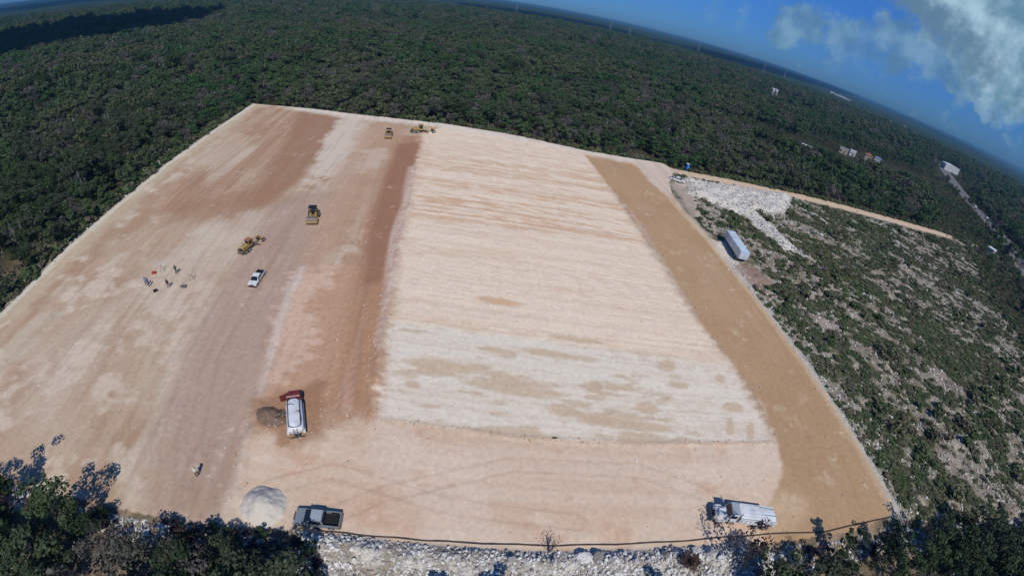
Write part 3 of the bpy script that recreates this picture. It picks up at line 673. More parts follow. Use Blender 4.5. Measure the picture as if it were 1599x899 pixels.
# far wood: an uneven canopy surface beyond the separate crowns
def far_canopy():
    radii = [1150.0]
    while radii[-1] < 42000: radii.append(radii[-1]*1.022+ (4 if radii[-1] < 4000 else 0))
    radii = np.array(radii); az = np.radians(np.arange(-38, 190, .12)); A, Rr = np.meshgrid(az, radii)
    X = Rr*np.cos(A); Y = Rr*np.sin(A); Z = 5.2+(fbm(X/22, Y/22, 500, 4)-.5)*8*np.clip(1800/Rr, .25, 1)*1.4+(fbm(X/150, Y/150, 510, 3)-.5)*4
    Z[0] = -1.0
    n, m = X.shape; idx = np.arange(n*m).reshape(n, m); Q = np.stack([idx[:-1, :-1], idx[:-1, 1:], idx[1:, 1:], idx[1:, :-1]], -1).reshape(-1, 4)
    mt = bpy.data.materials.new('far_canopy'); mt.use_nodes = True; nt = mt.node_tree; N = nt.nodes; L = nt.links; b = N['Principled BSDF']; b.inputs['Roughness'].default_value = .9; b.inputs['Specular IOR Level'].default_value = .05
    ge = N.new('ShaderNodeNewGeometry'); n1 = N.new('ShaderNodeTexNoise'); n1.inputs['Scale'].default_value = .006; n1.inputs['Detail'].default_value = 12; n1.inputs['Roughness'].default_value = .72; L.new(ge.outputs['Position'], n1.inputs['Vector'])
    r = N.new('ShaderNodeValToRGB'); L.new(n1.outputs[0], r.inputs[0]); cr = r.color_ramp; cr.elements[0].position = .36; cr.elements[0].color = (.014, .026, .012, 1); cr.elements[1].position = .64; cr.elements[1].color = (.060, .058, .034, 1)
    e = cr.elements.new(.5); e.color = (.026, .046, .018, 1); L.new(r.outputs[0], b.inputs['Base Color'])
    o = link_mesh('distant_forest', np_mesh('distant_forest', np.stack([X, Y, Z], -1).reshape(-1, 3), Q, True), mt); tag(o, 'flat distant forest fading to blue below the horizon', 'forest', None, 'stuff')
far_canopy()

# ------------------------------------------------------------------ stones
STONE = material('limestone', (.62, .61, .57), .9, var=.30, vscale=1.2, bump=.3)
STONE_M = foliage_mat('stone_mix', [(.20, .18, .155), (.38, .36, .325), (.60, .59, .55), (.29, .265, .235)])
def rock_mesh(seed, sub=1):
    bm = bmesh.new(); bmesh.ops.create_icosphere(bm, subdivisions=sub+1, radius=.5); r = random.Random(seed)
    ax = [Vector((r.gauss(0, 1), r.gauss(0, 1), r.gauss(0, 1))).normalized() for _ in range(7)]; dd = [r.uniform(.22, .42) for _ in range(7)]
    for v in bm.verts:
        for a, d in zip(ax, dd):          # cut flat broken faces
            t = v.co.dot(a)-d
            if t > 0: v.co -= a*t
        v.co += Vector((r.gauss(0, 1), r.gauss(0, 1), r.gauss(0, 1)))*.02
        v.co.z *= .7
    me = bpy.data.meshes.new('boulder'); bm.to_mesh(me); bm.free(); me.materials.append(STONE_M); return me
ROCKS = [rock_mesh(i, 1 if i < 4 else 0) for i in range(7)]
def sample_in(poly, n, seed, dens=None):
    r = np.random.default_rng(seed); b0 = poly.min(0); b1 = poly.max(0); out = []
    tot = 0
    while tot < n:
        q = r.uniform(b0, b1, (n*2, 2)); k = inside(q[:, 0], q[:, 1], poly)
        if dens is not None: k &= r.random(len(q)) < dens(q[:, 0], q[:, 1])
        out.append(q[k]); tot += k.sum()
    return np.concatenate(out)[:n]
def ground_z(X, Y):
    """height of the wild ground at a point (same noise as the sheets)"""
    sdp = sdist(X, Y, wPAD); sl = sdist(X, Y, wLOT); Z = (fbm(X/5, Y/5, 200, 4)-.5)*.16
    d_ = sstep(.3, -3.5, sdp); Z = Z-d_*.9+(sl > 0)*d_*((fbm(X/2.5, Y/2.5, 230, 4)-.4)*1.1+.3)
    hp = sdist(X, Y, wHP); Z += sstep(-1, 4, hp)*(.6+1.6*fbm(X/4, Y/4, 240, 3))
    bk = sdist(X, Y, wBANK); Z += sstep(-.5, 1.6, bk)*(.5+1.5*fbm(X/2.2, Y/2.2, 250, 4)); return Z
HP = [(1062, 276), (1140, 288), (1240, 304), (1228, 330), (1205, 336), (1180, 328), (1245, 388), (1225, 388), (1160, 335), (1120, 318), (1075, 300)]
wHP = wpoly(HP, 3)
def stones(name, poly, n, s0, s1, label, seed, dens=None, power=2.5, dz=0.0, protos=ROCKS):
    q = sample_in(poly, n, seed, dens); r = np.random.default_rng(seed+1); s = s0+(s1-s0)*r.random(n)**power
    z = ground_z(q[:, 0], q[:, 1])+s*.12+dz
    scatter(name, protos, np.stack([q[:, 0], q[:, 1], z], 1), np.stack([s, s*r.uniform(.6, 1, n), s*r.uniform(.6, 1.1, n)], 1), label, 'rubble', tilt=.35)
stones('rock_bank', wBANK, 11000, .10, .62, 'bank of broken white limestone along the near edge of the field', 40, power=2.2, dens=lambda X, Y: .45+.55*sstep(.40, .55, fbm(X/2.5, Y/2.5, 77, 3)))
stones('limestone_heap', wHP, 6000, .15, .8, 'spread heap of broken white limestone beside the dirt track', 44, dens=lambda X, Y: .12+.88*sstep(.40, .52, fbm(X/5+Y/9, Y/2.2, 78, 3)))
def near_line(pts, w, n, seed, off=0.0, jit=None):
    ln = wline(pts, 6); r = np.random.default_rng(seed); L = np.linalg.norm(np.diff(ln, axis=0), axis=1); c = np.concatenate([[0], np.cumsum(L)]); t = r.random(n)*c[-1]
    i = np.clip(np.searchsorted(c, t)-1, 0, len(L)-1); f = (t-c[i])/L[i]; d = (ln[i+1]-ln[i])/L[i][:, None]; nn = np.stack([-d[:, 1], d[:, 0]], 1)
    return ln[i]+(ln[i+1]-ln[i])*f[:, None]+nn*(off+r.normal(size=n)*w)[:, None]
def edge_stones(name, pts, w, n, off, s0, s1, label, seed):
    q = near_line(pts, w, n, seed, off); r = np.random.default_rng(seed+5); s = s0+(s1-s0)*r.random(n)**3; z = ground_z(q[:, 0], q[:, 1])+s*.1
    scatter(name, ROCKS, np.stack([q[:, 0], q[:, 1], z], 1), np.stack([s, s*r.uniform(.6, 1, n), s*r.uniform(.6, 1, n)], 1), label, 'rubble', tilt=.35)
edge_stones('edge_rubble', [(395, 162), (330, 205), (260, 255), (180, 320), (100, 390), (40, 450), (0, 490), (-120, 590)], .9, 700, -1.0, .12, .7, 'line of pale stones along the left edge of the field', 50)
edge_stones('edge_rubble', [(470, 168), (600, 183), (700, 194), (800, 210), (920, 236), (985, 247), (1040, 258)], .6, 260, .8, .12, .5, 'line of pale stones along the far edge of the field', 51)
edge_stones('edge_rubble', [(1130, 400), (1150, 428), (1200, 492), (1250, 560), (1290, 618), (1330, 680), (1365, 740), (1392, 790)], 1.4, 2400, 1.9, .10, .55, 'pale broken stones along the right edge of the field', 52)

# rubble lot: stones and low scrub in drifts
wLOTin = wLOT
wAPR = wpoly([(1105, 366), (1140, 366), (1180, 405), (1208, 440), (1170, 452), (1140, 425)], 3); wAPR2 = wpoly([(1044, 284), (1066, 280), (1080, 300), (1095, 335), (1080, 338)], 3)
def lot_ok(X, Y):
    return (sdist(X, Y, wPAD) < -1.6) & (seg_dist(X, Y, wTRACK, False) > np.where(X > 110, 7.5, 4.0)) & ~inside(X, Y, wAPR) & ~inside(X, Y, wAPR2)
stones('lot_rubble', wLOTin, 34000, .12, .62, 'white stones strewn over the rubble lot among low scrub', 60, dens=lambda X, Y: lot_ok(X, Y)*sstep(.60, .45, drift(X, Y)), power=3)
# windrows of pushed-up stone in the lot
for k, (pts, w, n, lb) in enumerate([([(1240, 306), (1262, 326), (1290, 343)], 1.0, 500, 'short windrow of white stones just below the dirt track'), ([(1398, 372), (1430, 395), (1462, 418)], 1.6, 700, 'windrow of white stones in the far right part of the rubble lot'),
                                     ([(1245, 386), (1262, 402)], 1.2, 260, 'scatter of white stones at the foot of the limestone ridge')]):
    edge_stones('stone_windrow', pts, w, n, 0, .2, .9, lb, 70+k)
def bush_mesh(seed, R=.8, H=1.0, n=90, size=.2, mat=None, name='scrub_bush'):
    r = np.random.default_rng(seed); c = np.stack([r.normal(size=5)*R*.35, r.normal(size=5)*R*.35, H*(.2+.4*r.random(5))], 1); rad = R*(.4+.25*r.random(5))
    v, f = leaves(r, c, rad, n, size, .8); me = np_mesh(name, v, f); me.materials.append(mat or SCRUB); return me
BUSH = [bush_mesh(700+i) for i in range(6)]
nb_ = 21000; q = sample_in(wLOTin, nb_, 80, dens=lambda X, Y: lot_ok(X, Y)*(sdist(X, Y, wHP) < -.2)*(.14+.86*sstep(.43, .56, drift(X, Y))))
s = .26+.85*rng.random(nb_)**2.4
scatter('scrub', BUSH, np.stack([q[:, 0], q[:, 1], ground_z(q[:, 0], q[:, 1])-.05], 1), np.stack([s*1.15, s*1.15, s*.6], 1), 'low green scrub growing in drifts over the rubble lot', 'scrub')
ri_ = near_line([(1496, 300), (1520, 330), (1545, 358), (1568, 384), (1590, 415), (1625, 470)], 16, 2600, 140, -14)
ri_ = ri_[(sdist(ri_[:, 0], ri_[:, 1], wLOT) < -1) & (seg_dist(ri_[:, 0], ri_[:, 1], wROAD, False) > 7.5)]; s = .6+1.3*rng.random(len(ri_))**2
scatter('roadside_scrub', BUSH, np.stack([ri_[:, 0], ri_[:, 1], np.full(len(ri_), -.95)], 1), np.stack([s*1.3, s*1.3, s*.8], 1), 'green regrowth on this side of the paved road', 'scrub')
q = sample_in(wLOTin, 560, 84, dens=lambda X, Y: lot_ok(X, Y)*(sdist(X, Y, wHP) < -.5)*sstep(.54, .62, fbm(X/7, Y/7, 640, 3))); s = 1.0+1.3*rng.random(560)**2
scatter('tall_scrub', BUSH, np.stack([q[:, 0], q[:, 1], ground_z(q[:, 0], q[:, 1])-.1], 1), np.stack([s, s, s*.9], 1), 'taller green bushes in clumps on the rubble lot', 'scrub')
# verge plants where the wood meets the cleared ground
qa = near_line([(395, 160), (330, 203), (260, 253), (180, 318), (100, 388), (40, 448), (-60, 540)], 1.3, 900, 91, -2.6); qb = near_line([(440, 162), (600, 181), (700, 192), (800, 208), (920, 234), (1040, 256), (1140, 278), (1240, 299), (1400, 340), (1512, 374)], 1.2, 900, 92, 2.8)
qc = near_line([(1512, 380), (1545, 450), (1599, 530), (1660, 620)], 1.5, 400, 93, 1.0)
q = np.concatenate([qa, qb, qc]); q = q[(sdist(q[:, 0], q[:, 1], wPAD) < -.8) & (seg_dist(q[:, 0], q[:, 1], wTRACK, False) > 3.2)]; s = .7+1.5*rng.random(len(q))
scatter('edge_scrub', BUSH, np.stack([q[:, 0], q[:, 1], ground_z(q[:, 0], q[:, 1])-.1], 1), np.stack([s, s, s], 1), 'low scrub along the foot of the wood', 'scrub')

CLOD_M = foliage_mat('earth_clods', [(.30, .19, .12), (.42, .30, .20), (.52, .44, .34)]); CLODS = []
for i in range(4):
    me = rock_mesh(20+i, 0); me.name = 'clod'; me.materials.clear(); me.materials.append(CLOD_M); CLODS.append(me)
ql = [near_line(p_, w_, n_, 120+i) for i, (p_, w_, n_) in enumerate([([(652, 262), (640, 320), (624, 380), (608, 450), (596, 520), (588, 600), (585, 650)], .55, 900), ([(474, 418), (450, 470), (434, 530), (420, 580), (404, 620), (398, 660), (382, 700), (372, 780)], .5, 700),
     ([(596, 655), (800, 682), (1000, 693), (1205, 691)], .25, 350), ([(958, 243), (1003, 350), (1052, 430), (1140, 560), (1216, 690)], .4, 350), ([(585, 500), (580, 560), (575, 620)], .9, 260), ([(395, 660), (500, 665), (590, 655)], 1.2, 240), ([(505, 640), (525, 560), (555, 440), (572, 340)], .7, 300)])]
q = np.concatenate(ql); q = q[sdist(q[:, 0], q[:, 1], wPAD) > .3]; s = .07+.33*rng.random(len(q))**3
scatter('earth_clods', CLODS, np.stack([q[:, 0], q[:, 1], .06+s*.1], 1), s, 'earth clods along the ridges left by the grader', 'clods', tilt=.4)
q = sample_in(wPAD, 2600, 130); q = q[sdist(q[:, 0], q[:, 1], wPAD) > .5]; s = .05+.22*rng.random(len(q))**5
scatter('loose_stones', ROCKS, np.stack([q[:, 0], q[:, 1], .05+s*.1], 1), s, 'small loose stones lying over the graded field', 'stones', tilt=.3)
# ------------------------------------------------------------------ single bushes and trees in the foreground
def gz(x, y): return float(ground_z(np.array([x]), np.array([y]))[0])
def put_tree(px, py, lvd, brd, lm, s, label, name='tree', cat='tree', group=None, rz=0.0, bm_=None):
    p = P(px, py); return tree_thing(name, lvd, brd, lm, bm_ or BARK, (p.x, p.y, gz(p.x, p.y)), rz, (s, s, s), label, cat, group)
def lone(seed, H, R, n, size, lean=(0, 0), nl=16, lob=(.2, .32)):
    return tree_data(seed, R, H, nl, n, size, lob=lob, zlo=.42, r0=.12, lean=lean, round_top=False)
SH = np.array([-math.cos(SUN_AZ), -math.sin(SUN_AZ)])/math.tan(SUN_EL)      # ground shift of a shadow per metre of height
def tree_by_shadow(px, py, seed, H, R, n, size, lm, label, name='tree', cat='tree', nl=18, lob=(.2, .34), group=None):
    """a tree whose crown (at .72 H) throws its shade around the ground point seen at px, py"""
    q = g(px, py)-SH*H*.72; l, b = lone(seed, H, R, n, size, nl=nl, lob=lob); return tree_thing(name, l, b, lm, BARK, (q[0], q[1], -.9), 0, (1, 1, 1), label, cat, group)
tree_by_shadow(60, 712, 801, 10.5, 3.1, 1426, .17, LEAF_NEAR, 'tall open-crowned tree at the near left corner, throwing the taller shadow onto the field', 'tall_tree')
tree_by_shadow(146, 750, 803, 8.8, 3.2, 1302, .17, LEAF_NEAR, 'tree with a flat broken crown shading the field corner below the taller shadow', 'tall_tree')
tree_by_shadow(10, 735, 805, 8.0, 2.2, 744, .16, LEAF_NEAR, 'slim tree cut by the left border', 'tree')
tree_by_shadow(1118, 818, 811, 8.4, 3.0, 558, .14, LEAF_DARK, 'thin purplish tree whose shadow reaches the front wheels of the white dump truck', 'slim_tree', lob=(.15, .25), nl=20)
tree_by_shadow(1275, 820, 813, 7.0, 1.7, 806, .15, LEAF_NEAR, 'tree casting a round shadow on the near end of the haul lane', 'tree')
tree_by_shadow(1345, 820, 815, 6.5, 1.5, 682, .15, LEAF_NEAR, 'smaller tree casting a shadow right of the round one on the haul lane', 'tree')
tree_by_shadow(1402, 803, 817, 8.2, 2.3, 806, .15, LEAF_NEAR, 'tree shading the near right corner of the field', 'tree')
tree_by_shadow(455, 848, 821, 9.5, 3.6, 2108, .18, LEAF_NEAR, 'broad tree at the lower border shading the ground in front of the grey pickup truck', 'broad_tree', nl=26)
tree_by_shadow(400, 862, 823, 8.6, 3.0, 1612, .18, LEAF_NEAR, 'tree at the lower border left of the broad one', 'tree', nl=22)
tree_by_shadow(340, 835, 824, 7.5, 2.2, 558, .15, LEAF_DULL, 'thin grey tree shading the brush below the gravel pile', 'tree', nl=20)
tree_by_shadow(250, 825, 826, 8.5, 3.2, 806, .15, LEAF_DULL, 'thin grey tree shading the brush below the left field', 'tree', nl=20)
tree_by_shadow(765, 890, 825, 6.5, 1.9, 930, .15, LEAF_NEAR, 'tree below the lower border whose shade falls on the middle of the rock bank', 'tree')
tree_by_shadow(680, 898, 827, 6.5, 1.9, 806, .15, LEAF_NEAR, 'tree below the lower border whose shade touches the left half of the rock bank', 'tree')
tree_by_shadow(1005, 892, 829, 6.0, 2.0, 806, .15, LEAF_NEAR, 'tree below the lower border whose shade touches the right half of the rock bank', 'tree')
tree_by_shadow(1160, 872, 831, 8.0, 3.0, 1364, .17, LEAF_NEAR, 'tree shading the right end of the rock bank', 'tree')
tree_by_shadow(1225, 868, 833, 7.0, 2.8, 1488, .17, LEAF_NEAR, 'bright green tree right of the rock bank', 'tree')
tree_by_shadow(1450, 830, 835, 8.5, 3.0, 1488, .17, LEAF_NEAR, 'tree shading the brush at the near corner of the rubble lot', 'tree')
l, b = lone(819, 2.2, 1.5, 120, .07); put_tree(858, 862, l, b, LEAF_DULL, 1, 'nearly bare bush on the bank in front of the hose', 'bare_bush', 'bush')
l, b = lone(837, 1.9, 1.5, 700, .11); put_tree(1068, 886, l, b, LEAF_RUST, 1, 'reddish low bush among the stones of the rock bank', 'rusty_bush', 'bush')
l, b = lone(839, 2.6, 1.8, 900, .11); put_tree(282, 850, l, b, LEAF_RUST, 1, 'large rusty bush in the shaded brush at the lower left', 'rusty_bush', 'bush')
# pale leafless trees
BV = [bare_data(850+i, 1.0, .33, .018) for i in range(3)]
bare_me = []
for v, f in BV:
    me = np_mesh('trunk', v, f); me.materials.append(BARK_PALE); bare_me.append(me)
bi = 0
for (x, y, h) in [(180, 214, 9.5), (60, 214, 8), (118, 215, 8), (206, 158, 9), (28, 205, 8.5), (235, 162, 8), (330, 170, 8), (300, 330, 0), (655, 165, 7), (575, 160, 7), (880, 200, 7), (760, 165, 7), (135, 300, 7), (30, 380, 7)]:
    if h == 0: continue
    q = P(x, y, 1.0); o = link_mesh('bare_tree', bare_me[bi % 3]); o.location = (q.x, q.y, -.9); o.scale = (h*1.1, h*1.1, h*1.15); o.rotation_euler.z = bi*1.7; bi += 1
    tag(o, 'pale leafless tree standing out of the dense wood '+('left of' if x < 420 else 'behind')+' the field', 'tree', 'pale leafless trees '+('left of' if x < 420 else 'behind')+' the field')
v, f = bare_data(870, 5.0, 2.2, .09); me = np_mesh('trunk', v, f); o = link_mesh('bare_tree', me, BARK_PALE); q = P(330, 905); o.location = (q.x, q.y, gz(q.x, q.y)); tag(o, 'pale bare forked tree at the lower border among dark bushes', 'tree')
v, f = bare_data(872, 5.5, 1.6, .08); me = np_mesh('trunk', v, f); o = link_mesh('bare_tree', me, BARK_PALE); q = P(52, 868); o.location = (q.x, q.y, -.9); tag(o, 'pale bare tree poking out of the shaded wood at the near left corner', 'tree')
BARK_DARK = material('dark_bark', (.12, .10, .11), .9, var=.4, vscale=2); BD = []
for i in range(4):
    v, f = bare_data(880+i, 4.6, 2.0, .075); me = np_mesh('trunk', v, f); me.materials.append(BARK_DARK); BD.append(me)
for i, (x, y) in enumerate([(215, 862), (262, 872), (300, 880), (352, 868), (392, 886), (430, 896), (250, 900), (180, 850), (30, 800), (95, 822), (490, 900), (1130, 880), (1300, 868), (1362, 858), (1430, 842), (1250, 884)]):
    q = P(x, y); o = link_mesh('bare_tree', BD[i % 4]); o.location = (q.x, q.y, gz(q.x, q.y)-.2); o.rotation_euler.z = i*1.3; o.scale = [.8+.12*(i % 4)]*3; wh = 'left' if x < 800 else 'right'
    tag(o, 'small dark leafless tree in the brush along the near '+wh+' border', 'tree', 'dark leafless trees near the '+wh+' corner')
# low brush between the wood and the field
fr = wpoly([(-100, 720), (0, 752), (60, 776), (150, 797), (240, 815), (300, 824), (380, 832), (440, 842), (500, 860), (505, 900), (430, 885), (340, 866), (240, 846), (120, 815), (0, 785), (-150, 740)], 3)
fr2 = wpoly([(1160, 862), (1200, 856), (1340, 838), (1400, 818), (1500, 812), (1599, 800), (1700, 790), (1740, 830), (1599, 835), (1500, 850), (1400, 862), (1280, 880), (1200, 920)], 3)
SHB = [lone(900+i, 1.6+.25*i, 1.2, 420, .12, nl=8) for i in range(5)]
for zi, (poly, n, lb) in enumerate([(fr, 46, 'in the brush at the near left field corner'), (fr2, 40, 'in the brush at the near right field corner')]):
    q = sample_in(poly, n, 95+zi); 
    for i in range(n):
        k = i % 5; rusty = i % 6 == 0; key = ('sh', k, rusty)
        if key not in near_protos:
            a = np_mesh('stem', *SHB[k][1]); a.materials.append(BARK); c = np_mesh('crown', *SHB[k][0]); c.materials.append(LEAF_RUST if rusty else (LEAF_NEAR if k > 2 else LEAF_DARK)); near_protos[key] = (a, c)
        a, c = near_protos[key]; kn = 'rusty' if rusty else ('green' if k > 2 else 'dark purplish')
        e = empty('shrub', (q[i, 0], q[i, 1], gz(q[i, 0], q[i, 1])-.1), i*2.1); sc_ = .7+.6*rng.random(); e.scale = (sc_, sc_, sc_); tag(e, kn+' low shrub '+lb, 'shrub', kn+' shrubs '+lb)
        link_mesh('stem', a, None, e); link_mesh('crown', c, None, e)
    q = sample_in(poly, 2600, 97+zi); s = .10+.75*rng.random(2600)**3
    scatter('brush_stones', ROCKS, np.stack([q[:, 0], q[:, 1], ground_z(q[:, 0], q[:, 1])+.05], 1), s, 'pale stones '+lb, 'rubble', tilt=.3)
# larger boulders on the bank
for i, (x, y, s) in enumerate([(908, 872, 2.0), (932, 876, 1.7), (1085, 864, 1.5), (1105, 868, 1.7), (1035, 872, 1.3), (800, 878, 1.4), (862, 884, 1.1), (1120, 876, 1.3), (985, 882, 1.2), (1068, 880, 1.0), (345, 872, 1.6), (590, 866, 1.0), (640, 874, 1.1), (555, 878, 1.0)]):
    q = P(x, y); o = link_mesh('boulder', rock_mesh(40+i, 2)); o.location = (q.x, q.y, gz(q.x, q.y)+.15); o.scale = (s, s*.8, s*.8); o.rotation_euler = (0.2*i, .1*i, i*1.3)
    tag(o, 'large pale boulder on the rock bank along the near edge of the field' if x != 345 else 'large pale boulder alone among the dark bushes left of the bank', 'boulder', 'large boulders on the rock bank' if x != 345 else None)

# ------------------------------------------------------------------ vehicles
TYRE = material('tyre_rubber', (.025, .025, .025), .85, var=.5, vscale=4, dirt=(.12, .09, .07)); RIM = material('wheel_rim', (.45, .45, .45), .5, metal=.3, var=.4)
GLASS = material('dark_glass', (.012, .016, .022), .12, spec=.7); STEEL = material('dirty_steel', (.16, .15, .14), .6, metal=.2, var=.4, dirt=(.22, .17, .13)); BLACK = material('black_plastic', (.02, .02, .02), .6, var=.3)
YEL = material('machine_yellow', (.46, .29, .045), .5, var=.35, vscale=1.5, dirt=(.34, .25, .15)); ORG = material('orange_roof', (.40, .13, .04), .5, var=.3, dirt=(.33, .20, .14))
WHT = material('white_paint', (.72, .73, .74), .35, var=.08, vscale=.8, dirt=(.60, .57, .52), spec=.5); GREY = material('grey_paint', (.20, .25, .29), .3, var=.1, vscale=.6, dirt=(.22, .22, .21), spec=.6)
GREYL = material('pale_grey_roof', (.36, .40, .44), .3, var=.1, spec=.6); RED = material('dark_red_paint', (.16, .018, .026), .4, var=.3, dirt=(.17, .05, .05)); LAMP = material('headlight_glass', (.7, .7, .68), .2, spec=.7); LAMPR = material('tail_light', (.4, .02, .02), .3)
TANKW = material('tank_paint', (.80, .84, .87), .35, var=.12, vscale=.7, dirt=(.50, .50, .49), spec=.5); PIPE = material('dark_pipe', (.03, .04, .055), .6, var=.3)
GALV = material('galvanised_sheet', (.60, .72, .80), .4, metal=.15, var=.12, vscale=.5, dirt=(.46, .46, .44)); SIDEP = material('grey_panel', (.30, .28, .27), .7, var=.25, vscale=.8)
def wheel(parent, x, y, r, w, name='wheel'):
    o = MB().cyl((0, -w/2, 0), (0, w/2, 0), r, seg=20).build(name, TYRE, parent, False); o.location = (x, y, r)
    sg = 1 if y > 0 else -1
    MB().cyl((0, sg*(w/2-.04), 0), (0, sg*(w/2+.025), 0), r*.55, seg=14).build('rim', RIM, o)
    return o
def heading(a, b):
    d = P(*b)-P(*a); return math.atan2(d.y, d.x)
def pickup(name, loc, rz, paint, roofm, label, cat, group=None, bedcover=False, s=1.0):
    e = empty(name, loc, rz); e.scale = (s, s, s*.9); tag(e, label, cat, group); w = 1.9
    # lower body up to the beltline, with bed opening
    b = MB(); b.prism([(2.62, .42), (2.66, .72), (2.5, 1.0), (1.25, 1.12), (-.75, 1.14), (-.75, .4), (2.4, .36)], w); b.build('body', paint, e)
    b = MB(); b.box((-1.72, .9, .78), (1.95, .09, .72)).box((-1.72, -.9, .78), (1.95, .09, .72)).box((-2.66, 0, .78), (.08, 1.89, .70)).box((-.78, 0, .8), (.08, 1.7, .72)); b.build('bed', paint, e)
    b = MB(); b.box((-1.72, 0, .56), (1.84, 1.70, .05)); 
    for k in range(7): b.box((-1.72, -.66+.22*k, .60), (1.82, .05, .03))
    b.box((-1.98, .82, .78), (.9, .16, .44)).box((-1.98, -.82, .78), (.9, .16, .44)); b.build('bed_liner', BLACK, e)
    if bedcover: MB().box((-1.72, 0, 1.13), (1.88, 1.76, .05), bevel=.02).build('bed_cover', BLACK, e)
    b = MB(); b.prism([(1.38, 1.10), (.62, 1.70), (.45, 1.74), (-.55, 1.74), (-.72, 1.68), (-.86, 1.12)], w-.08, wtop=1.42, zmin=1.1, ztop=1.75); b.build('cabin', paint, e)
    b = MB(); b.box((-.02, 0, 1.755), (1.22, 1.34, .05), bevel=.02); b.build('roof', roofm, e)
    b = MB(); b.face([(1.40, -.80, 1.125), (1.40, .80, 1.125), (.66, .66, 1.70), (.66, -.66, 1.70)]); o = b.build('windshield', GLASS, e); o.location = (.012, 0, .012)
    b = MB(); b.face([(-.87, -.74, 1.2), (-.87, .74, 1.2), (-.745, .64, 1.62), (-.745, -.64, 1.62)]); o = b.build('rear_window', GLASS, e); o.location = (-.012, 0, 0)
    for sg in (-1, 1):
        for x0, x1, t0, t1 in ((.32, 1.12, .32, .64), (-.72, .24, -.60, .24)):
            b = MB(); b.face([(x0, sg*.915, 1.17), (x1, sg*.915, 1.17), (t1, sg*.765, 1.62), (t0, sg*.765, 1.62)]); b.build('side_window', GLASS, e)
        MB().box((1.02, sg*1.06, 1.18), (.14, .2, .16), bevel=.03).build('mirror', BLACK, e)
        MB().box((2.58, sg*.72, .82), (.12, .36, .16), bevel=.02).build('headlight', LAMP, e)
        MB().box((-2.70, sg*.86, .82), (.05, .12, .36)).build('tail_light', LAMPR, e)
    MB().box((2.68, 0, .52), (.16, 1.86, .24), bevel=.05).build('front_bumper', BLACK, e); MB().box((-2.76, 0, .5), (.14, 1.8, .18), bevel=.03).build('rear_bumper', STEEL, e)
    MB().box((2.66, 0, .80), (.04, .9, .2)).build('grille', BLACK, e)
    MB().tube([(-.95, -.78, 1.14), (-.95, -.66, 1.62), (-.95, .66, 1.62), (-.95, .78, 1.14)], .035).build('roll_bar', BLACK, e)
    for x in (1.72, -1.72):
        for sg in (-1, 1): wheel(e, x, sg*.82, .39, .27)
    return e
def V3(p, z=0.0): return (p.x, p.y, z)
p = P(497, 813); pickup('pickup_truck', V3(p), heading((532, 817), (460, 809)), GREY, GREYL, 'grey four-door pickup truck with an open dark bed beside the pale gravel pile', 'pickup truck', s=.9)
p = P(401.5, 438); pickup('pickup_truck', V3(p), heading((409, 428), (397, 446)), WHT, WHT, 'white pickup truck with a black bed cover in the middle of the left field', 'pickup truck', bedcover=True, s=.8)
p = P(1058, 282); pickup('pickup_truck', V3(p, -.3), heading((1048, 278), (1069, 285)), WHT, WHT, 'white pickup truck parked at the corner of the limestone heap', 'pickup truck')
p = P(1512, 380); pickup('pickup_truck', V3(p, -.7), heading((1516, 383), (1508, 377)), WHT, WHT, 'white pickup truck at the far end of the dirt track', 'pickup truck')

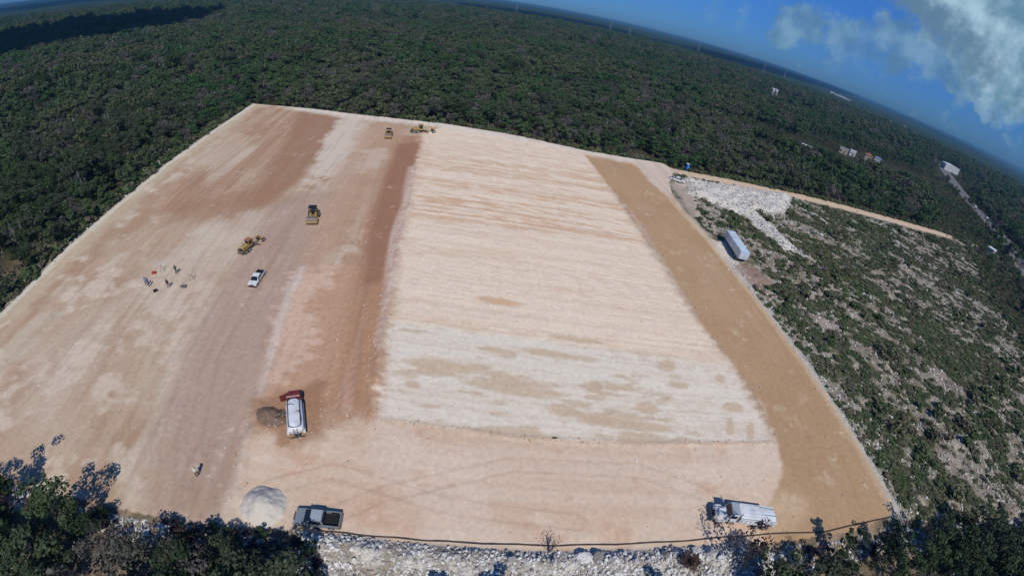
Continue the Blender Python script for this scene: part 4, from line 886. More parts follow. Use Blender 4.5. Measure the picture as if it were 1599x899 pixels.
def dump_truck(loc, rz):
    e = empty('dump_truck', loc, rz); e.scale = (.88, .88, .88); tag(e, 'white bonneted dump truck with a long ribbed body at the near right corner', 'truck')
    MB().box((-.4, 0, .85), (8.6, .8, .28)).build('chassis', STEEL, e)
    b = MB(); b.prism([(4.35, .75), (4.40, 1.35), (4.15, 1.62), (2.75, 1.85), (2.75, .75)], 1.5, wtop=1.25, zmin=.8, ztop=1.9); b.build('hood', WHT, e)
    for sg in (-1, 1):
        b = MB(); b.prism([(4.30, .95), (4.05, 1.32), (3.4, 1.38), (2.8, 1.05), (2.75, .9), (4.2, .8)], .48, y0=sg*.96); b.build('fender', WHT, e)
        MB().cyl((4.32, sg*.62, 1.12), (4.42, sg*.62, 1.12), .13, seg=14).build('headlight', LAMP, e)
        MB().tube([(2.55, sg*1.15, 1.5), (2.75, sg*1.42, 1.75)], .025).box((2.78, sg*1.44, 1.95), (.06, .2, .5)).build('mirror', BLACK, e)
        MB().cyl((1.15, sg*.95, 1.0), (1.15, sg*.95, 3.1), .07, seg=10).build('exhaust_stack', STEEL, e)
        MB().cyl((2.4, sg*1.0, .8), (1.4, sg*1.0, .8), .3, seg=16).build('fuel_tank', STEEL, e)
    MB().box((4.48, 0, .75), (.18, 2.3, .3), bevel=.04).build('bumper', STEEL, e)
    MB().box((4.41, 0, 1.25), (.04, .9, .5)).build('grille', BLACK, e)
    b = MB(); b.prism([(2.78, .95), (2.78, 1.85), (2.42, 2.68), (1.30, 2.72), (1.25, .95)], 2.1, wtop=1.9, zmin=1.8, ztop=2.7); b.build('cab', WHT, e)
    MB().box((1.86, 0, 2.75), (1.10, 1.94, .06), bevel=.03).build('cab_roof', GREYL, e)
    b = MB(); b.face([(2.80, -.90, 1.92), (2.80, .90, 1.92), (2.46, .84, 2.60), (2.46, -.84, 2.60)]); b.build('windshield', GLASS, e)
    for sg in (-1, 1): MB().box((1.98, sg*1.035, 2.12), (.9, .03, .6)).build('side_window', GLASS, e)
    # ribbed tipping body
    b = MB(); L0, L1 = -4.6, 1.0; cx = (L0+L1)/2; b.box((cx, 0, 1.15), (L1-L0, 2.3, .08))
    for sg in (-1, 1): b.box((cx, sg*1.19, 1.65), (L1-L0, .07, 1.0))
    b.box((L0+.04, 0, 1.6), (.07, 2.36, .9)).box((L1-.04, 0, 1.75), (.07, 2.36, 1.2)); b.build('dump_body', TANKW, e)
    for sg in (-1, 1):
        for k in range(8): MB().box((L0+.35+k*.7, sg*1.26, 1.6), (.09, .07, .95)).build('rib', TANKW, e)
        MB().box((cx, sg*1.22, 2.17), (L1-L0, .16, .09)).build('top_rail', WHT, e)
    b = MB()
    for k in range(-2, 3): b.box((cx, k*.44, 2.24+.035*(2-abs(k))), (L1-L0-.15, .405, .05), rot=(R_(-3)*k, 0, 0))
    b.build('bed_cover', TANKW, e)
    MB().tube([(-1.5, -1.1, 2.3), (L0+.2, -.75, 2.34)], .05).tube([(-2.9, .25, 2.42), (L0+.1, .3, 2.42)], .05).build('tie_rope', material('teal_strap', (.05, .22, .26), .6), e)
    for x, ys in ((3.45, (.98,)), (-2.35, (.78, 1.08)), (-3.6, (.78, 1.08))):
        for y in ys:
            for sg in (-1, 1): wheel(e, x, sg*y, .5, .26)
    return e
p = P(1153, 811); dump_truck(V3(p), heading((1196, 817), (1104, 806)))

def tank_truck(loc, rz):
    e = empty('tank_truck', loc, rz); e.scale = (.84, .84, .84); tag(e, 'tank truck with a white oval tank and a dark red cab on wet ground', 'truck')
    MB().box((-.2, 0, .85), (7.4, .8, .26)).build('chassis', STEEL, e)
    # oval tank
    n = 28; bm = bmesh.new(); rings = []
    for x, k in ((-3.75, .72), (-3.65, .9), (-3.4, 1), (1.35, 1), (1.6, .9), (1.7, .72)):
        rings.append([bm.verts.new((x, math.cos(2*math.pi*i/n)*1.18*k, 1.78+math.sin(2*math.pi*i/n)*.78*k)) for i in range(n)])
    for a, b_ in zip(rings[:-1], rings[1:]):
        for i in range(n): bm.faces.new((a[i], a[(i+1) % n], b_[(i+1) % n], b_[i]))
    bm.faces.new(rings[0]); bm.faces.new(rings[-1]); q = MB(); q.bm.free(); q.bm = bm; q.build('tank', TANKW, e, True)
    for sg in (-1, 1):
        MB().box((-1.05, sg*1.12, 1.14), (5.3, .34, .06), bevel=.02).build('side_walkway', TANKW, e)
        MB().tube([(-3.55, sg*.55, 2.62), (-3.2, sg*.86, 2.50), (1.1, sg*.86, 2.50), (1.5, sg*.5, 2.60)], .055).build('hand_rail', PIPE, e)
    MB().tube([(-3.55, -.55, 2.62), (-3.72, 0, 2.64), (-3.55, .55, 2.62)], .05).build('end_rail', PIPE, e); MB().tube([(1.5, -.5, 2.6), (1.62, 0, 2.64), (1.5, .5, 2.6)], .05).build('end_rail', PIPE, e)
    MB().tube([(.55, .85, 2.48), (.6, .4, 2.66), (.35, .05, 2.68), (.3, -.1, 2.66)], .05).build('hose', PIPE, e)
    MB().tube([(-.9, -.35, 2.66), (-.8, -.75, 2.56), (-2.0, -.95, 2.40), (-2.6, -.92, 2.40)], .05).build('hose', PIPE, e)
    for x in (-2.8, -.9, .7): MB().cyl((x, 0, 2.52), (x, 0, 2.63), .27, seg=18).build('hatch', TANKW, e)
    MB().tube([(-3.86, -.25, .9), (-3.82, -.25, 2.5)], .03).tube([(-3.86, .25, .9), (-3.82, .25, 2.5)], .03).tube([(-3.86, -.25, 1.3), (-3.86, .25, 1.3)], .02).tube([(-3.86, -.25, 1.7), (-3.86, .25, 1.7)], .02).tube([(-3.86, -.25, 2.1), (-3.86, .25, 2.1)], .02).build('ladder', PIPE, e)
    MB().cyl((-3.95, 0, .95), (-3.7, 0, .95), .16, seg=12).tube([(-4.05, -1.05, .8), (-4.05, 1.05, .8)], .06).build('spray_bar', PIPE, e)
    b = MB(); b.prism([(2.0, .7), (2.0, 2.35), (2.15, 2.48), (2.95, 2.42), (3.35, 1.75), (3.4, .7)], 2.2, wtop=1.95, zmin=1.7, ztop=2.5); b.build('cab', RED, e)
    b = MB(); b.prism([(3.38, .7), (3.38, 1.6), (3.95, 1.5), (4.2, 1.3), (4.2, .7)], 1.9, wtop=1.6, zmin=.8, ztop=1.6); b.build('hood', RED, e)
    b = MB(); b.face([(3.37, -.92, 1.80), (3.37, .92, 1.80), (2.99, .86, 2.36), (2.99, -.86, 2.36)]); o = b.build('windshield', GLASS, e); o.location = (.012, 0, .012)
    for sg in (-1, 1): MB().box((2.62, sg*1.075, 1.98), (.75, .03, .5)).build('side_window', GLASS, e)
    d = MB().box((-.5, 0, 0), (1.0, .07, 1.25), bevel=.02).build('open_door', RED, e); d.location = (3.05, 1.12, 1.45); d.rotation_euler = (0, 0, R_(-72))
    MB().box((4.25, 0, .65), (.14, 2.1, .26), bevel=.03).build('bumper', STEEL, e)
    for x, ys in ((3.15, (.95,)), (-2.3, (.75, 1.05))):
        for y in ys:
            for sg in (-1, 1): wheel(e, x, sg*y, .48, .25)
p = P(463, 652); tank_truck(V3(p), heading((464.5, 674), (461.5, 628)))

def trailer(loc, rz):
    e = empty('box_trailer', loc, rz); tag(e, 'long box trailer with a pale metal roof on the light apron of the rubble lot', 'trailer')
    L, w, h, z0 = 11.2, 2.5, 2.0, .95
    MB().box((0, 0, z0+h/2), (L, w, h)).build('box_body', GALV, e)
    b = MB(); b.box((0, 0, z0+h+.03), (L+.04, w+.04, .06)); 
    for k in range(25): b.box((-L/2+.3+k*.44, 0, z0+h+.07), (.06, w, .03))
    b.build('roof', GALV, e)
    b = MB(); b.box((0, w/2+.02, z0+h/2), (L-.1, .04, h-.1)); 
    for k in range(16): b.box((-L/2+.35+k*.70, w/2+.05, z0+h/2), (.08, .05, h-.16))
    b.build('side_panel', SIDEP, e)
    for sg in (-1, 1): MB().box((L/2+.03, sg*w/4, z0+h/2), (.05, w/2-.06, h-.12), bevel=.01).build('rear_door', GALV, e)
    MB().box((0, 0, z0-.15), (L-.6, .9, .28)).build('chassis', STEEL, e)
    for sg in (-1, 1):
        MB().box((-3.9, sg*.95, .5), (.14, .14, 1.0)).box((-3.9, sg*.95, .04), (.35, .35, .08)).build('landing_leg', STEEL, e)
        for x in (3.3, 4.5): wheel(e, x, sg*.98, .48, .34)
    return e
p = P(1146, 391); trailer(V3(p, -.2), heading((1134, 373), (1156, 407)))

def grader(loc, rz, label, s=1.0, roofm=None):
    e = empty('road_grader', loc, rz); e.scale = (s, s, s); tag(e, label, 'road grader')
    MB().prism([(-3.9, .9), (-3.95, 1.75), (-3.6, 1.95), (-1.6, 2.05), (-1.5, .9)], 1.35).build('engine_hood', YEL, e)
    MB().box((-3.95, 0, 1.35), (.08, 1.0, .7)).build('radiator_grille', BLACK, e)
    MB().cyl((-2.6, .35, 2.0), (-2.6, .35, 2.7), .07).build('exhaust_pipe', BLACK, e)
    b = MB()
    for sx in (-1.5, -.1):
        for sg in (-1, 1): b.box((sx, sg*.7, 2.2), (.1, .1, 1.6))
    b.box((-.8, 0, 1.35), (1.5, 1.5, .5)); b.build('cab', YEL, e)
    MB().box((-.8, 0, 2.2), (1.36, 1.36, 1.3)).build('cab_glass', GLASS, e)
    MB().box((-.8, 0, 3.05), (1.75, 1.75, .12), bevel=.04).build('cab_roof', roofm or YEL, e)
    MB().tube([(-.1, 0, 1.5), (1.0, 0, 2.15), (3.2, 0, 2.1), (3.95, 0, 1.25)], .17, seg=10).build('main_frame', YEL, e)
    MB().box((4.0, 0, .85), (.3, 1.9, .22)).box((4.0, 0, 1.1), (.35, .4, .5)).build('front_axle', YEL, e)
    MB().box((1.5, 0, .95), (2.8, .22, .16), rot=(0, R_(6), 0)).box((1.2, .45, 1.3), (.12, .12, .9)).box((1.2, -.45, 1.3), (.12, .12, .9)).build('drawbar', YEL, e)
    r = bmesh.new(); r.free(); MB().cyl((1.0, 0, .72), (1.0, 0, .84), .7, seg=24).build('turning_circle', STEEL, e)
    MB().box((1.0, 0, .4), (.1, 3.6, .55), rot=(0, R_(-12), R_(28))).build('blade', STEEL, e)
    MB().box((-2.75, .98, .65), (1.9, .16, .3)).build('tandem_case', YEL, e); MB().box((-2.75, -.98, .65), (1.9, .16, .3)).build('tandem_case', YEL, e)
    MB().box((-4.3, 0, .8), (.6, 1.7, .14)).box((-4.6, 0, .6), (.12, 2.0, .3)).build('ripper', STEEL, e)
    for x in (-3.45, -2.05):
        for sg in (-1, 1): wheel(e, x, sg*1.15, .66, .40)
    for sg in (-1, 1): wheel(e, 4.0, sg*1.08, .64, .38)
p = P(393, 386); grader(V3(p), heading((380, 398), (409, 377)), 'yellow road grader with an orange cab roof in the left field', .68, ORG)
p = P(660, 207); grader(V3(p), heading((649, 208), (676, 208)), 'small far yellow road grader near the far edge of the field', .9)

def roller(loc, rz, label, s=1.0):
    e = empty('road_roller', loc, rz); e.scale = (s, s, s); tag(e, label, 'road roller')
    MB().cyl((1.75, -1.05, .78), (1.75, 1.05, .78), .78, seg=28).build('drum', STEEL, e)
    MB().box((1.75, 1.14, .8), (1.9, .14, .35)).box((1.75, -1.14, .8), (1.9, .14, .35)).box((2.65, 0, .8), (.16, 2.3, .4)).box((.85, 0, .85), (.2, 2.3, .45)).build('drum_frame', YEL, e)
    MB().box((.35, 0, .9), (.9, .7, .5)).build('articulation_joint', STEEL, e)
    MB().box((-.35, 0, 1.05), (1.2, 1.6, .5)).build('operator_deck', YEL, e)
    MB().box((-.25, 0, 1.55), (.5, .5, .5), bevel=.06).build('seat', BLACK, e); MB().box((.15, 0, 1.6), (.25, .5, .6)).build('control_console', BLACK, e)
    for x in (-.85, .25):
        for sg in (-1, 1): MB().tube([(x, sg*.72, 1.25), (x, sg*.7, 2.75)], .045).build('canopy_post', YEL, e)
    MB().box((-.3, 0, 2.8), (1.55, 1.7, .1), bevel=.03).build('canopy', BLACK, e)
    MB().prism([(-.95, .8), (-.95, 1.75), (-2.2, 1.6), (-2.5, 1.2), (-2.5, .8)], 1.35).build('engine_hood', YEL, e)
    MB().sphere((-1.5, -.2, 1.75), .14).build('air_filter', LAMP, e)
    for sg in (-1, 1): wheel(e, -1.45, sg*.95, .74, .52)
p = P(489.5, 343); roller(V3(p), heading((492, 333), (487, 349)), 'yellow road roller with a black canopy just above the road grader')
p = P(607, 214); roller(V3(p), heading((609, 208), (605, 219)), 'far yellow road roller beside the dark earth band near the far edge', .95)

# ------------------------------------------------------------------ people
SKIN = material('skin', (.24, .13, .08), .6); HAIR = material('hair', (.02, .015, .012), .8)
def person(px, py, rz, shirt, trousers, label, pose=0, hat=None):
    J = [(0, 0, .96), (0, 0, 1.18), (0, 0, 1.42), (0, 0, 1.52), (0, .01, 1.66), (0, .01, 1.74)]
    Rr = [.15, .145, .16, .06, .095, .07]
    E = [(0, 1), (1, 2), (2, 3), (3, 4), (4, 5)]
    def chain(root, pts, rads):
        i = root
        for p_, r_ in zip(pts, rads): J.append(p_); Rr.append(r_); E.append((i, len(J)-1)); i = len(J)-1
    st = .16 if pose == 0 else .05
    chain(0, [(.10, 0, .90), (.12, .02+st*.3, .50), (.13, st, .09), (.13, st+.16, .04)], [.10, .065, .045, .035]); chain(0, [(-.10, 0, .90), (-.12, -st*.2, .50), (-.13, -st, .09), (-.13, -st+.16, .04)], [.10, .065, .045, .035])
    if pose == 1: arms = [[(.20, 0, 1.40), (.27, .10, 1.15), (.14, .33, 1.18), (.10, .40, 1.19)], [(-.20, 0, 1.40), (-.27, .10, 1.15), (-.14, .33, 1.18), (-.10, .40, 1.19)]]
    else: arms = [[(.20, 0, 1.40), (.27, -.04, 1.13), (.29, .05, .88), (.29, .07, .80)], [(-.20, 0, 1.40), (-.28, .03, 1.13), (-.33, .14, .92), (-.33, .17, .85)]]
    for a in arms: chain(2, a, [.065, .048, .035, .03])
    me = bpy.data.meshes.new('person'); me.from_pydata(J, E, []); o = bpy.data.objects.new('person', me); COL.objects.link(o)
    md = o.modifiers.new('skin', 'SKIN'); 
    for i, r_ in enumerate(Rr): me.skin_vertices[0].data[i].radius = (r_, r_)
    me.skin_vertices[0].data[0].use_root = True
    o.modifiers.new('sub', 'SUBSURF').levels = 1
    dg = bpy.context.evaluated_depsgraph_get(); ev = bpy.data.meshes.new_from_object(o.evaluated_get(dg)); o.modifiers.clear(); o.data = ev; ev.name = 'person'
    ev.materials.clear(); 
    for m in (shirt, trousers, SKIN, TYRE): ev.materials.append(m)
    for f in ev.polygons:
        c = f.center; f.use_smooth = True
        f.material_index = 2 if (c.z > 1.5 or (abs(c.x) > .24 and c.z < 1.12 and c.z > .7) or (pose == 1 and c.y > .2 and c.z > 1)) else (0 if c.z > .96 else (3 if c.z < .1 else 1))
    h = MB().sphere((0, -.005, 1.71), .105, (1, 1.05, .8)); 
    if hat: h.cyl((0, .01, 1.70), (0, .01, 1.72), .20, seg=16)
    h.build('hat' if hat else 'hair', hat or HAIR, o, True)
    q = P(px, py); o.location = (q.x, q.y, .03); o.rotation_euler.z = rz; tag(o, label, 'person'); return o
def cloth(n, c): return material(n, c, .85, var=.2, vscale=6)
BLUE = cloth('blue_cloth', (.03, .07, .22)); NAVY = cloth('navy_cloth', (.02, .025, .05)); DKR = cloth('maroon_cloth', (.09, .02, .03)); DKG = cloth('green_cloth', (.03, .07, .06)); WC = cloth('white_cloth', (.7, .7, .62)); JEAN = cloth('jeans', (.03, .04, .08)); STRAW = cloth('straw_hat', (.6, .52, .36)); LBLUE = cloth('light_blue_cloth', (.16, .32, .5))
person(229.5, 446, 1.0, LBLUE, NAVY, 'person in a light blue shirt, leftmost of the group in the left field', 1)
person(233.5, 447, 2.4, BLUE, JEAN, 'person in a blue shirt beside the light blue one in the left field', 1)
person(263.5, 449, .3, DKR, NAVY, 'person in maroon and black in the middle of the group in the left field')
person(276, 427, 3.4, DKG, NAVY, 'person in dark green at the top right of the group in the left field', 1)
person(309.5, 743, .9, WC, NAVY, 'person in a white shirt standing alone at the lower left of the field', 1, STRAW)
person(250, 259, 2.0, WC, WC, 'far person in white at the left edge of the field', 0)
# gear left on the ground by the group
def case(px, py, rz, d, m, name, label, cat):
    q = P(px, py); e = empty(name, (q.x, q.y, .03), rz); tag(e, label, cat); MB().box((0, 0, d[2]/2), d, bevel=.04).build('shell', m, e); MB().box((0, 0, d[2]+.015), (d[0]*.4, .05, .03)).build('handle', BLACK, e); MB().box((0, 0, d[2]*.62), (d[0]+.02, d[1]+.02, .03)).build('rim_band', BLACK, e)
case(241, 427, .4, (.75, .5, .35), material('red_case', (.45, .05, .03), .5, var=.1), 'equipment_case', 'small red case on the ground behind the blue-shirted people', 'case')
case(243, 455, 1.0, (.7, .45, .35), NAVY, 'equipment_bag', 'dark bag on the ground below the blue-shirted people', 'bag')
case(287, 448, .2, (1.0, .6, .3), material('grey_case', (.16, .15, .17), .7, var=.2), 'equipment_case', 'flat grey case on the ground right of the maroon-dressed person', 'case')
case(866, 684, heading((860, 683), (872, 683)), (.6, .2, .14), BLACK, 'tool_box', 'small black box lying on the line below the graded rows', 'box')
def tripod(px, py, label):
    q = P(px, py); e = empty('tripod', (q.x, q.y, .03)); tag(e, label, 'tripod')
    for k in range(3):
        a = k*2.094; MB().tube([(0, 0, 1.3), (math.cos(a)*.5, math.sin(a)*.5, 0)], .03).build('leg', STEEL, e)
    MB().box((0, 0, 1.42), (.2, .2, .26), bevel=.03).build('instrument', LAMP, e)
tripod(254, 423, 'thin survey tripod between the red case and the person in dark green')
tripod(301, 437, 'thin survey tripod at the right end of the group in the left field')

# ------------------------------------------------------------------ heaps, hose and other site objects
def mound(name, px, py, rx, ry, h, mat, label, cat, seed, stones_=None):
    q = P(px, py); n = 44; xs = np.linspace(-1.35, 1.35, n); X, Y = np.meshgrid(xs, xs); r = np.hypot(X, Y)+(fbm(X*2+seed, Y*2, seed, 3)-.5)*.35
    Z = h*np.clip(1-r, 0, 1)**.95+h*.22*(fbm(X*4, Y*4, seed+3, 3)-.5)*sstep(1.1, .7, r)-.5*sstep(1.0, 1.2, r)
    idx = np.arange(n*n).reshape(n, n); Q = np.stack([idx[:-1, :-1], idx[:-1, 1:], idx[1:, 1:], idx[1:, :-1]], -1).reshape(-1, 4)
    o = link_mesh(name, np_mesh(name, np.stack([X*rx, Y*ry, Z], -1).reshape(-1, 3), Q, True), mat); o.location = (q.x, q.y, .06); tag(o, label, cat); return o
GRAV = material('pale_gravel', (.62, .57, .49), .95, var=.15, vscale=8, bump=.5)
mound('gravel_pile', 410, 790, 2.5, 2.3, 1.6, GRAV, 'low round pile of pale gravel left of the grey pickup truck', 'gravel pile', 9)
SOIL = material('rubble_soil', (.22, .145, .10), .95, var=.35, vscale=3, bump=.5)
hp_ = mound('rubble_heap', 420, 650, 2.3, 1.5, .95, SOIL, 'low heap of dirt, stones and scrap beside the tank truck', 'rubble heap', 14)
bmr = bmesh.new(); r_ = random.Random(4)
for k in range(70):
    m_ = rock_mesh(k % 9, 0); t = bmesh.new(); t.from_mesh(m_); bpy.data.meshes.remove(m_); s = .10+.34*r_.random()**2
    a = r_.random()*6.28; rr_ = math.sqrt(r_.random()); bmesh.ops.transform(t, matrix=Matrix.Translation((math.cos(a)*rr_*2.5, math.sin(a)*rr_*1.5, .65*(1-rr_)+.05)) @ Matrix.Rotation(r_.random()*6, 4, 'Z') @ Matrix.Scale(s, 4), verts=t.verts)
    tm = bpy.data.meshes.new('t'); t.to_mesh(tm); t.free(); bmr.from_mesh(tm); bpy.data.meshes.remove(tm)
me = bpy.data.meshes.new('stones'); bmr.to_mesh(me); bmr.free(); tag(link_mesh('stones', me, STONE_M, hp_), kind='stuff')
for pp in ([(.8, .2, .5), (1.4, .9, .8), (1.9, .8, .3)], [(1.2, -.3, .5), (1.9, .5, .7)], [(-.6, .3, .6), (.2, .9, .55)]): MB().tube(pp, .05).build('scrap_pipe', PIPE, hp_)
hpts = wline([(485, 822), (505, 829), (560, 835), (640, 842), (700, 846), (780, 850), (870, 852), (960, 850), (1050, 846), (1130, 839), (1200, 834), (1290, 830), (1395, 806)], 3)
ho = MB().tube([(q[0], q[1]+math.sin(i*1.7)*.05, .11) for i, q in enumerate(hpts)], .07, seg=8).build('water_hose', material('hose_rubber', (.06, .05, .045), .8)); tag(ho, 'thin dark hose laid along the near edge of the field', 'hose')
# portable toilet
q = P(1073, 262); e = empty('portable_toilet', (q.x, q.y, -.6), .3); tag(e, 'blue portable toilet at the wood edge by the start of the dirt track', 'portable toilet'); TB = material('toilet_blue', (.03, .16, .45), .5)
MB().box((0, 0, 1.1), (1.4, 1.4, 2.2), bevel=.05).build('cabin', TB, e); MB().box((0, -.72, 1.05), (.9, .05, 1.9)).build('door', material('toilet_door', (.06, .22, .55), .5), e); MB().box((0, 0, 2.28), (1.5, 1.5, .16), taper=(.7, .7)).build('roof', LAMP, e); MB().cyl((.5, .5, 2.2), (.5, .5, 2.6), .06).build('vent_pipe', BLACK, e)
for i, (x, y, s, lb) in enumerate([(1092, 265, 1.3, 'lone pale boulder at the wood edge right of the blue portable toilet'), (1340, 328, 1.1, 'lone pale boulder on the verge of the dirt track'), (1172, 452, 1.6, 'pale boulder below the box trailer'), (1283, 366, 1.6, 'pale boulder in the green scrub below the windrow'), (1445, 322, 1.0, 'pale boulder at the far end of the track verge')]):
    q = P(x, y); o = link_mesh('boulder', rock_mesh(70+i, 2)); o.location = (q.x, q.y, gz(q.x, q.y)+.2); o.scale = (s, s*.8, s*.8); tag(o, lb, 'boulder')

# ------------------------------------------------------------------ far buildings, pylons and traffic
WALL = material('white_wall', (.52, .53, .52), .8, var=.1, vscale=.3); ROOFO = material('orange_tile', (.45, .22, .12), .8, var=.2, vscale=.3); ROOFW = material('pale_roof', (.75, .77, .80), .6, var=.1, vscale=.2); WALLC = material('cream_wall', (.45, .38, .30), .85, var=.2, vscale=.3); ROOFB = material('blue_roof', (.25, .36, .50), .6, var=.1)
def building(name, px, py, L, W, h, rz, wall, roof, label, cat='building', pitch=1.0, z=-.9):
    q = P(px, py); e = empty(name, (q.x, q.y, z), rz); tag(e, label, cat)
    MB().box((0, 0, h/2), (L, W, h)).build('wall', wall, e)
    if pitch: MB().prism([(-L/2-.4, h+.003), (-L/2-.4, h+.2), (0, h+.2+pitch), (L/2+.4, h+.2), (L/2+.4, h+.003)], W+.8).build('roof', roof, e)
    else: MB().box((0, 0, h+.15), (L+.3, W+.3, .3)).build('roof', roof, e)
    n = max(2, int(L/5))
    for k in range(n):
        for sg in (-1, 1): MB().box((-L/2+(k+.5)*L/n, sg*(W/2+.02), h*.55), (.9, .06, .8)).build('window', GLASS, e)
    MB().box((L*.1, -(W/2+.04), 1.15), (1.2, .08, 2.3)).build('door', STEEL, e); return e
a = R_(-30)
building('warehouse', 1481, 266, 26, 12, 8.5, R_(-8), WALL, ROOFW, 'long white-roofed building by the bend of the paved road', 'warehouse', 1.2)
building('storage_hall', 1205.5, 146.5, 3.6, 5, 9, R_(10), WALL, ROOFW, 'tall white hall standing alone in the forest, left of its twin', 'hall', 1.0)
building('storage_hall', 1210.5, 147.5, 3.6, 5, 8.5, R_(10), WALL, ROOFW, 'tall white hall standing alone in the forest, right of its twin', 'hall', 1.0)
building('factory_hall', 1299, 147.5, 26, 20, 14, R_(-30), WALL, ROOFW, 'small far white hall near the horizon, left of the long pair', 'hall', 1)
building('factory_hall', 1311, 153, 60, 24, 13, R_(-30), WALL, ROOFW, 'long far white hall near the horizon, first of the long pair', 'hall', 1)
building('factory_hall', 1320, 157, 50, 24, 11, R_(-30), WALL, ROOFW, 'long far white hall near the horizon, rightmost', 'hall', 1)
building('house', 1316, 238, 7, 4, 4.5, a, WALLC, material('weathered_roof', (.4, .4, .38), .8, var=.3), 'low pale house at the left end of the clearing in the wood', 'house', 0)
building('house', 1330, 242, 5, 4, 4.5, a, WALL, ROOFW, 'small white house in the clearing, left of the orange-roofed one', 'house', 0)
building('house', 1354, 249, 6, 5, 4.5, a, WALLC, ROOFO, 'orange-roofed house in the clearing in the wood', 'house', 1.6)
building('house', 1369, 253, 6, 4, 4.2, a, WALL, ROOFB, 'pale blue-roofed house in the clearing in the wood', 'house', .8)
building('house', 1258, 232, 7, 4, 3.0, a, WALLC, ROOFW, 'pale low house among trees left of the clearing', 'house', 0)
building('house', 1387, 191, 14, 10, 9, a, WALL, ROOFW, 'far white house left of the dark road line near the horizon', 'house', 0)
building('house', 1412, 199, 14, 10, 8, a, WALLC, ROOFW, 'far cream house at the head of the dark road line', 'house', 0)
building('house', 1416, 213, 10, 8, 8, a, WALL, ROOFW, 'far small white house beside the dark road line', 'house', 0)
building('house', 1195, 211, 5, 4, 3.0, a, WALLC, ROOFW, 'small pale hut among trees near the middle of the forest', 'house', 0)
building('hut', 1546, 394, 5, 4, 3.2, .4, WALLC, ROOFW, 'small pale hut at the wood edge by the paved road', 'hut', 0)
PYL = material('pylon_steel', (.20, .25, .30), .6, metal=.2)
def pylon_parts(e):
    H = 42; b = MB(); w = lambda z: 3.6*(1-z/H)+.5
    lv = [0, 9, 17, 24, 30, 35, 39, 42]
    for sx in (-1, 1):
        for sy in (-1, 1): b.tube([(sx*w(z), sy*w(z), z) for z in lv], .15, seg=4)
    for z0, z1 in zip(lv[:-1], lv[1:]):
        for (p0, p1) in (((-1, -1), (1, -1)), ((1, -1), (1, 1)), ((1, 1), (-1, 1)), ((-1, 1), (-1, -1))):
            b.tube([(p0[0]*w(z0), p0[1]*w(z0), z0), (p1[0]*w(z1), p1[1]*w(z1), z1)], .09, seg=4).tube([(p1[0]*w(z0), p1[1]*w(z0), z0), (p0[0]*w(z1), p0[1]*w(z1), z1)], .09, seg=4)
    b.build('lattice_tower', PYL, e)
    for z in (28, 34, 40): MB().box((0, 0, z), (13, .35, .3)).box((0, 0, z+.8), (7, .25, .25)).build('cross_arm', PYL, e)
pe = None
for i, (x, y, nm) in enumerate([(805, 25, 'leftmost lattice pylon on the horizon, above the field middle'), (950, 57, 'second lattice pylon from the left on the horizon'), (980, 64, 'third lattice pylon from the left on the horizon'), (1087, 90, 'lattice pylon on the horizon right of the closely spaced pair'), (1190, 117, 'lattice pylon on the horizon above the twin white halls'), (1222, 127, 'lattice pylon on the horizon right of the twin white halls')]):
    q = P(x, y)
    if pe is None: pe = e = empty('power_pylon', (q.x, q.y, -.9), .5); pylon_parts(e)
    else: e = copy_tree(pe); e.location = (q.x, q.y, -.9)
    tag(e, nm, 'pylon', 'power line pylons along the horizon')
def small_car(px, py, rz, paint, label, cat='car', van=False):
    q = P(px, py); e = empty('van' if van else 'car', (q.x, q.y, -.54), rz); tag(e, label, cat)
    if van: MB().prism([(2.5, .4), (2.5, 1.1), (1.8, 2.2), (1.5, 2.35), (-2.5, 2.35), (-2.5, .4)], 2.0).build('body', paint, e); MB().face([(2.42, -.85, 1.25), (2.42, .85, 1.25), (1.87, .8, 2.15), (1.87, -.8, 2.15)]).build('windshield', GLASS, e).location = (.02, 0, .02)
    else:
        MB().prism([(2.1, .35), (2.1, .75), (1.1, .95), (-2.1, 1.0), (-2.15, .35)], 1.75).build('body', paint, e); MB().prism([(1.15, .93), (.5, 1.42), (-1.0, 1.45), (-1.7, .98)], 1.6, wtop=1.25, zmin=.95, ztop=1.45).build('cabin', paint, e)
        MB().face([(1.12, -.68, .99), (1.12, .68, .99), (.55, .6, 1.38), (.55, -.6, 1.38)]).build('windshield', GLASS, e).location = (.02, 0, .02)
    for x in (1.35, -1.35):
        for sg in (-1, 1): wheel(e, x, sg*.78, .33, .22)
rh = heading((1590, 400), (1545, 346))
small_car(1565, 368, rh, WHT, 'white van on the paved road, nearest of its traffic', 'van', True)
small_car(1541, 340.5, rh, WHT, 'white car on the paved road just ahead of the white van')
small_car(1523, 323, rh, WHT, 'white car further along the paved road, between two others')
small_car(1513, 311, rh, WHT, 'white car farthest along the paved road')
small_car(1578, 387, rh+math.pi, material('dark_car_paint', (.04, .05, .07), .35), 'dark car on the paved road behind the white van')

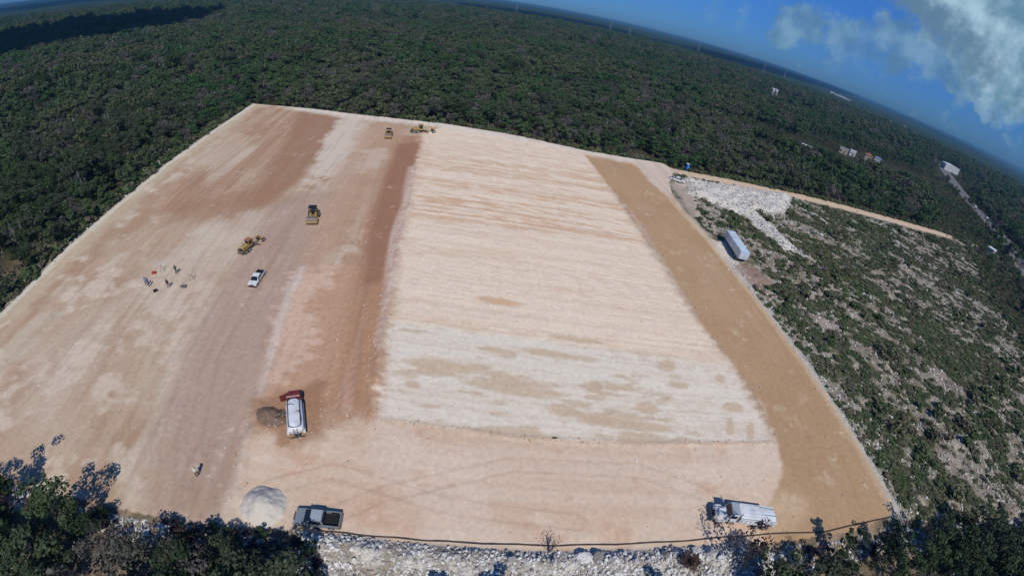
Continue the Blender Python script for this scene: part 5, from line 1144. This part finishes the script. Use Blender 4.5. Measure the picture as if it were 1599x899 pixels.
# ------------------------------------------------------------------ clouds high overhead, outside the picture, that shade the far wood
def cloud(cx, cy, rx, ry, rz, seed, label):
    Hc = max(900.0, .62*math.hypot(cx, cy)); q = np.array([cx, cy])-SH*Hc; n = 40; xs = np.linspace(-1.2, 1.2, n); X, Y = np.meshgrid(xs, xs); r = np.hypot(X, Y)+(fbm(X*2.2+seed, Y*2.2, seed, 4)-.5)*.7
    T = np.sqrt(np.clip(1-r, 0, 1))*170+(fbm(X*5, Y*5, seed+2, 3))*50*(r < 1); keep = (r < 1)
    idx = np.arange(n*n).reshape(n, n); Q = np.stack([idx[:-1, :-1], idx[:-1, 1:], idx[1:, 1:], idx[1:, :-1]], -1).reshape(-1, 4); Q = Q[keep.ravel()[Q].all(1)]
    V = np.concatenate([np.stack([X*rx, Y*ry, T], -1).reshape(-1, 3), np.stack([X*rx, Y*ry, -T*.12], -1).reshape(-1, 3)]); Q = np.concatenate([Q, Q[:, ::-1]+n*n])
    used, inv = np.unique(Q, return_inverse=True); o = link_mesh('cloud', np_mesh('cloud', V[used], inv.reshape(-1, 4), True), CLOUDM); o.location = (q[0], q[1], Hc); o.rotation_euler.z = rz; tag(o, kind='structure')
CLOUDM = material('cloud_white', (.85, .86, .88), 1.0)
def cl_at(p0, p1, width, seed, k=1.0):
    a = g(*p0); b = g(*p1); c = (a+b)/2; d = b-a; cloud(c[0], c[1], np.linalg.norm(d)/2*k, width, math.atan2(d[1], d[0]), seed, '')
cl_at((-40, 100), (250, 34), 150, 3, 1.15)
cl_at((-60, 22), (120, 8), 700, 5)
cl_at((700, 6), (1000, 56), 420, 7)
cl_at((960, 56), (1330, 148), 500, 9)
cl_at((1340, 152), (1620, 290), 420, 11)
# thin blue air over the whole flat country
b = MB().box((0, 14000, 22.2), (60000, 60000, 51)); hz = b.build('haze', None); tag(hz, kind='stuff')
mh = bpy.data.materials.new('haze_air'); mh.use_nodes = True; nt = mh.node_tree; nt.nodes.clear(); o = nt.nodes.new('ShaderNodeOutputMaterial'); pv = nt.nodes.new('ShaderNodeVolumePrincipled')
pv.inputs['Color'].default_value = (.15, .36, .54, 1); pv.inputs['Density'].default_value = 1.6e-4; nt.links.new(pv.outputs[0], o.inputs['Volume']); hz.data.materials.append(mh)
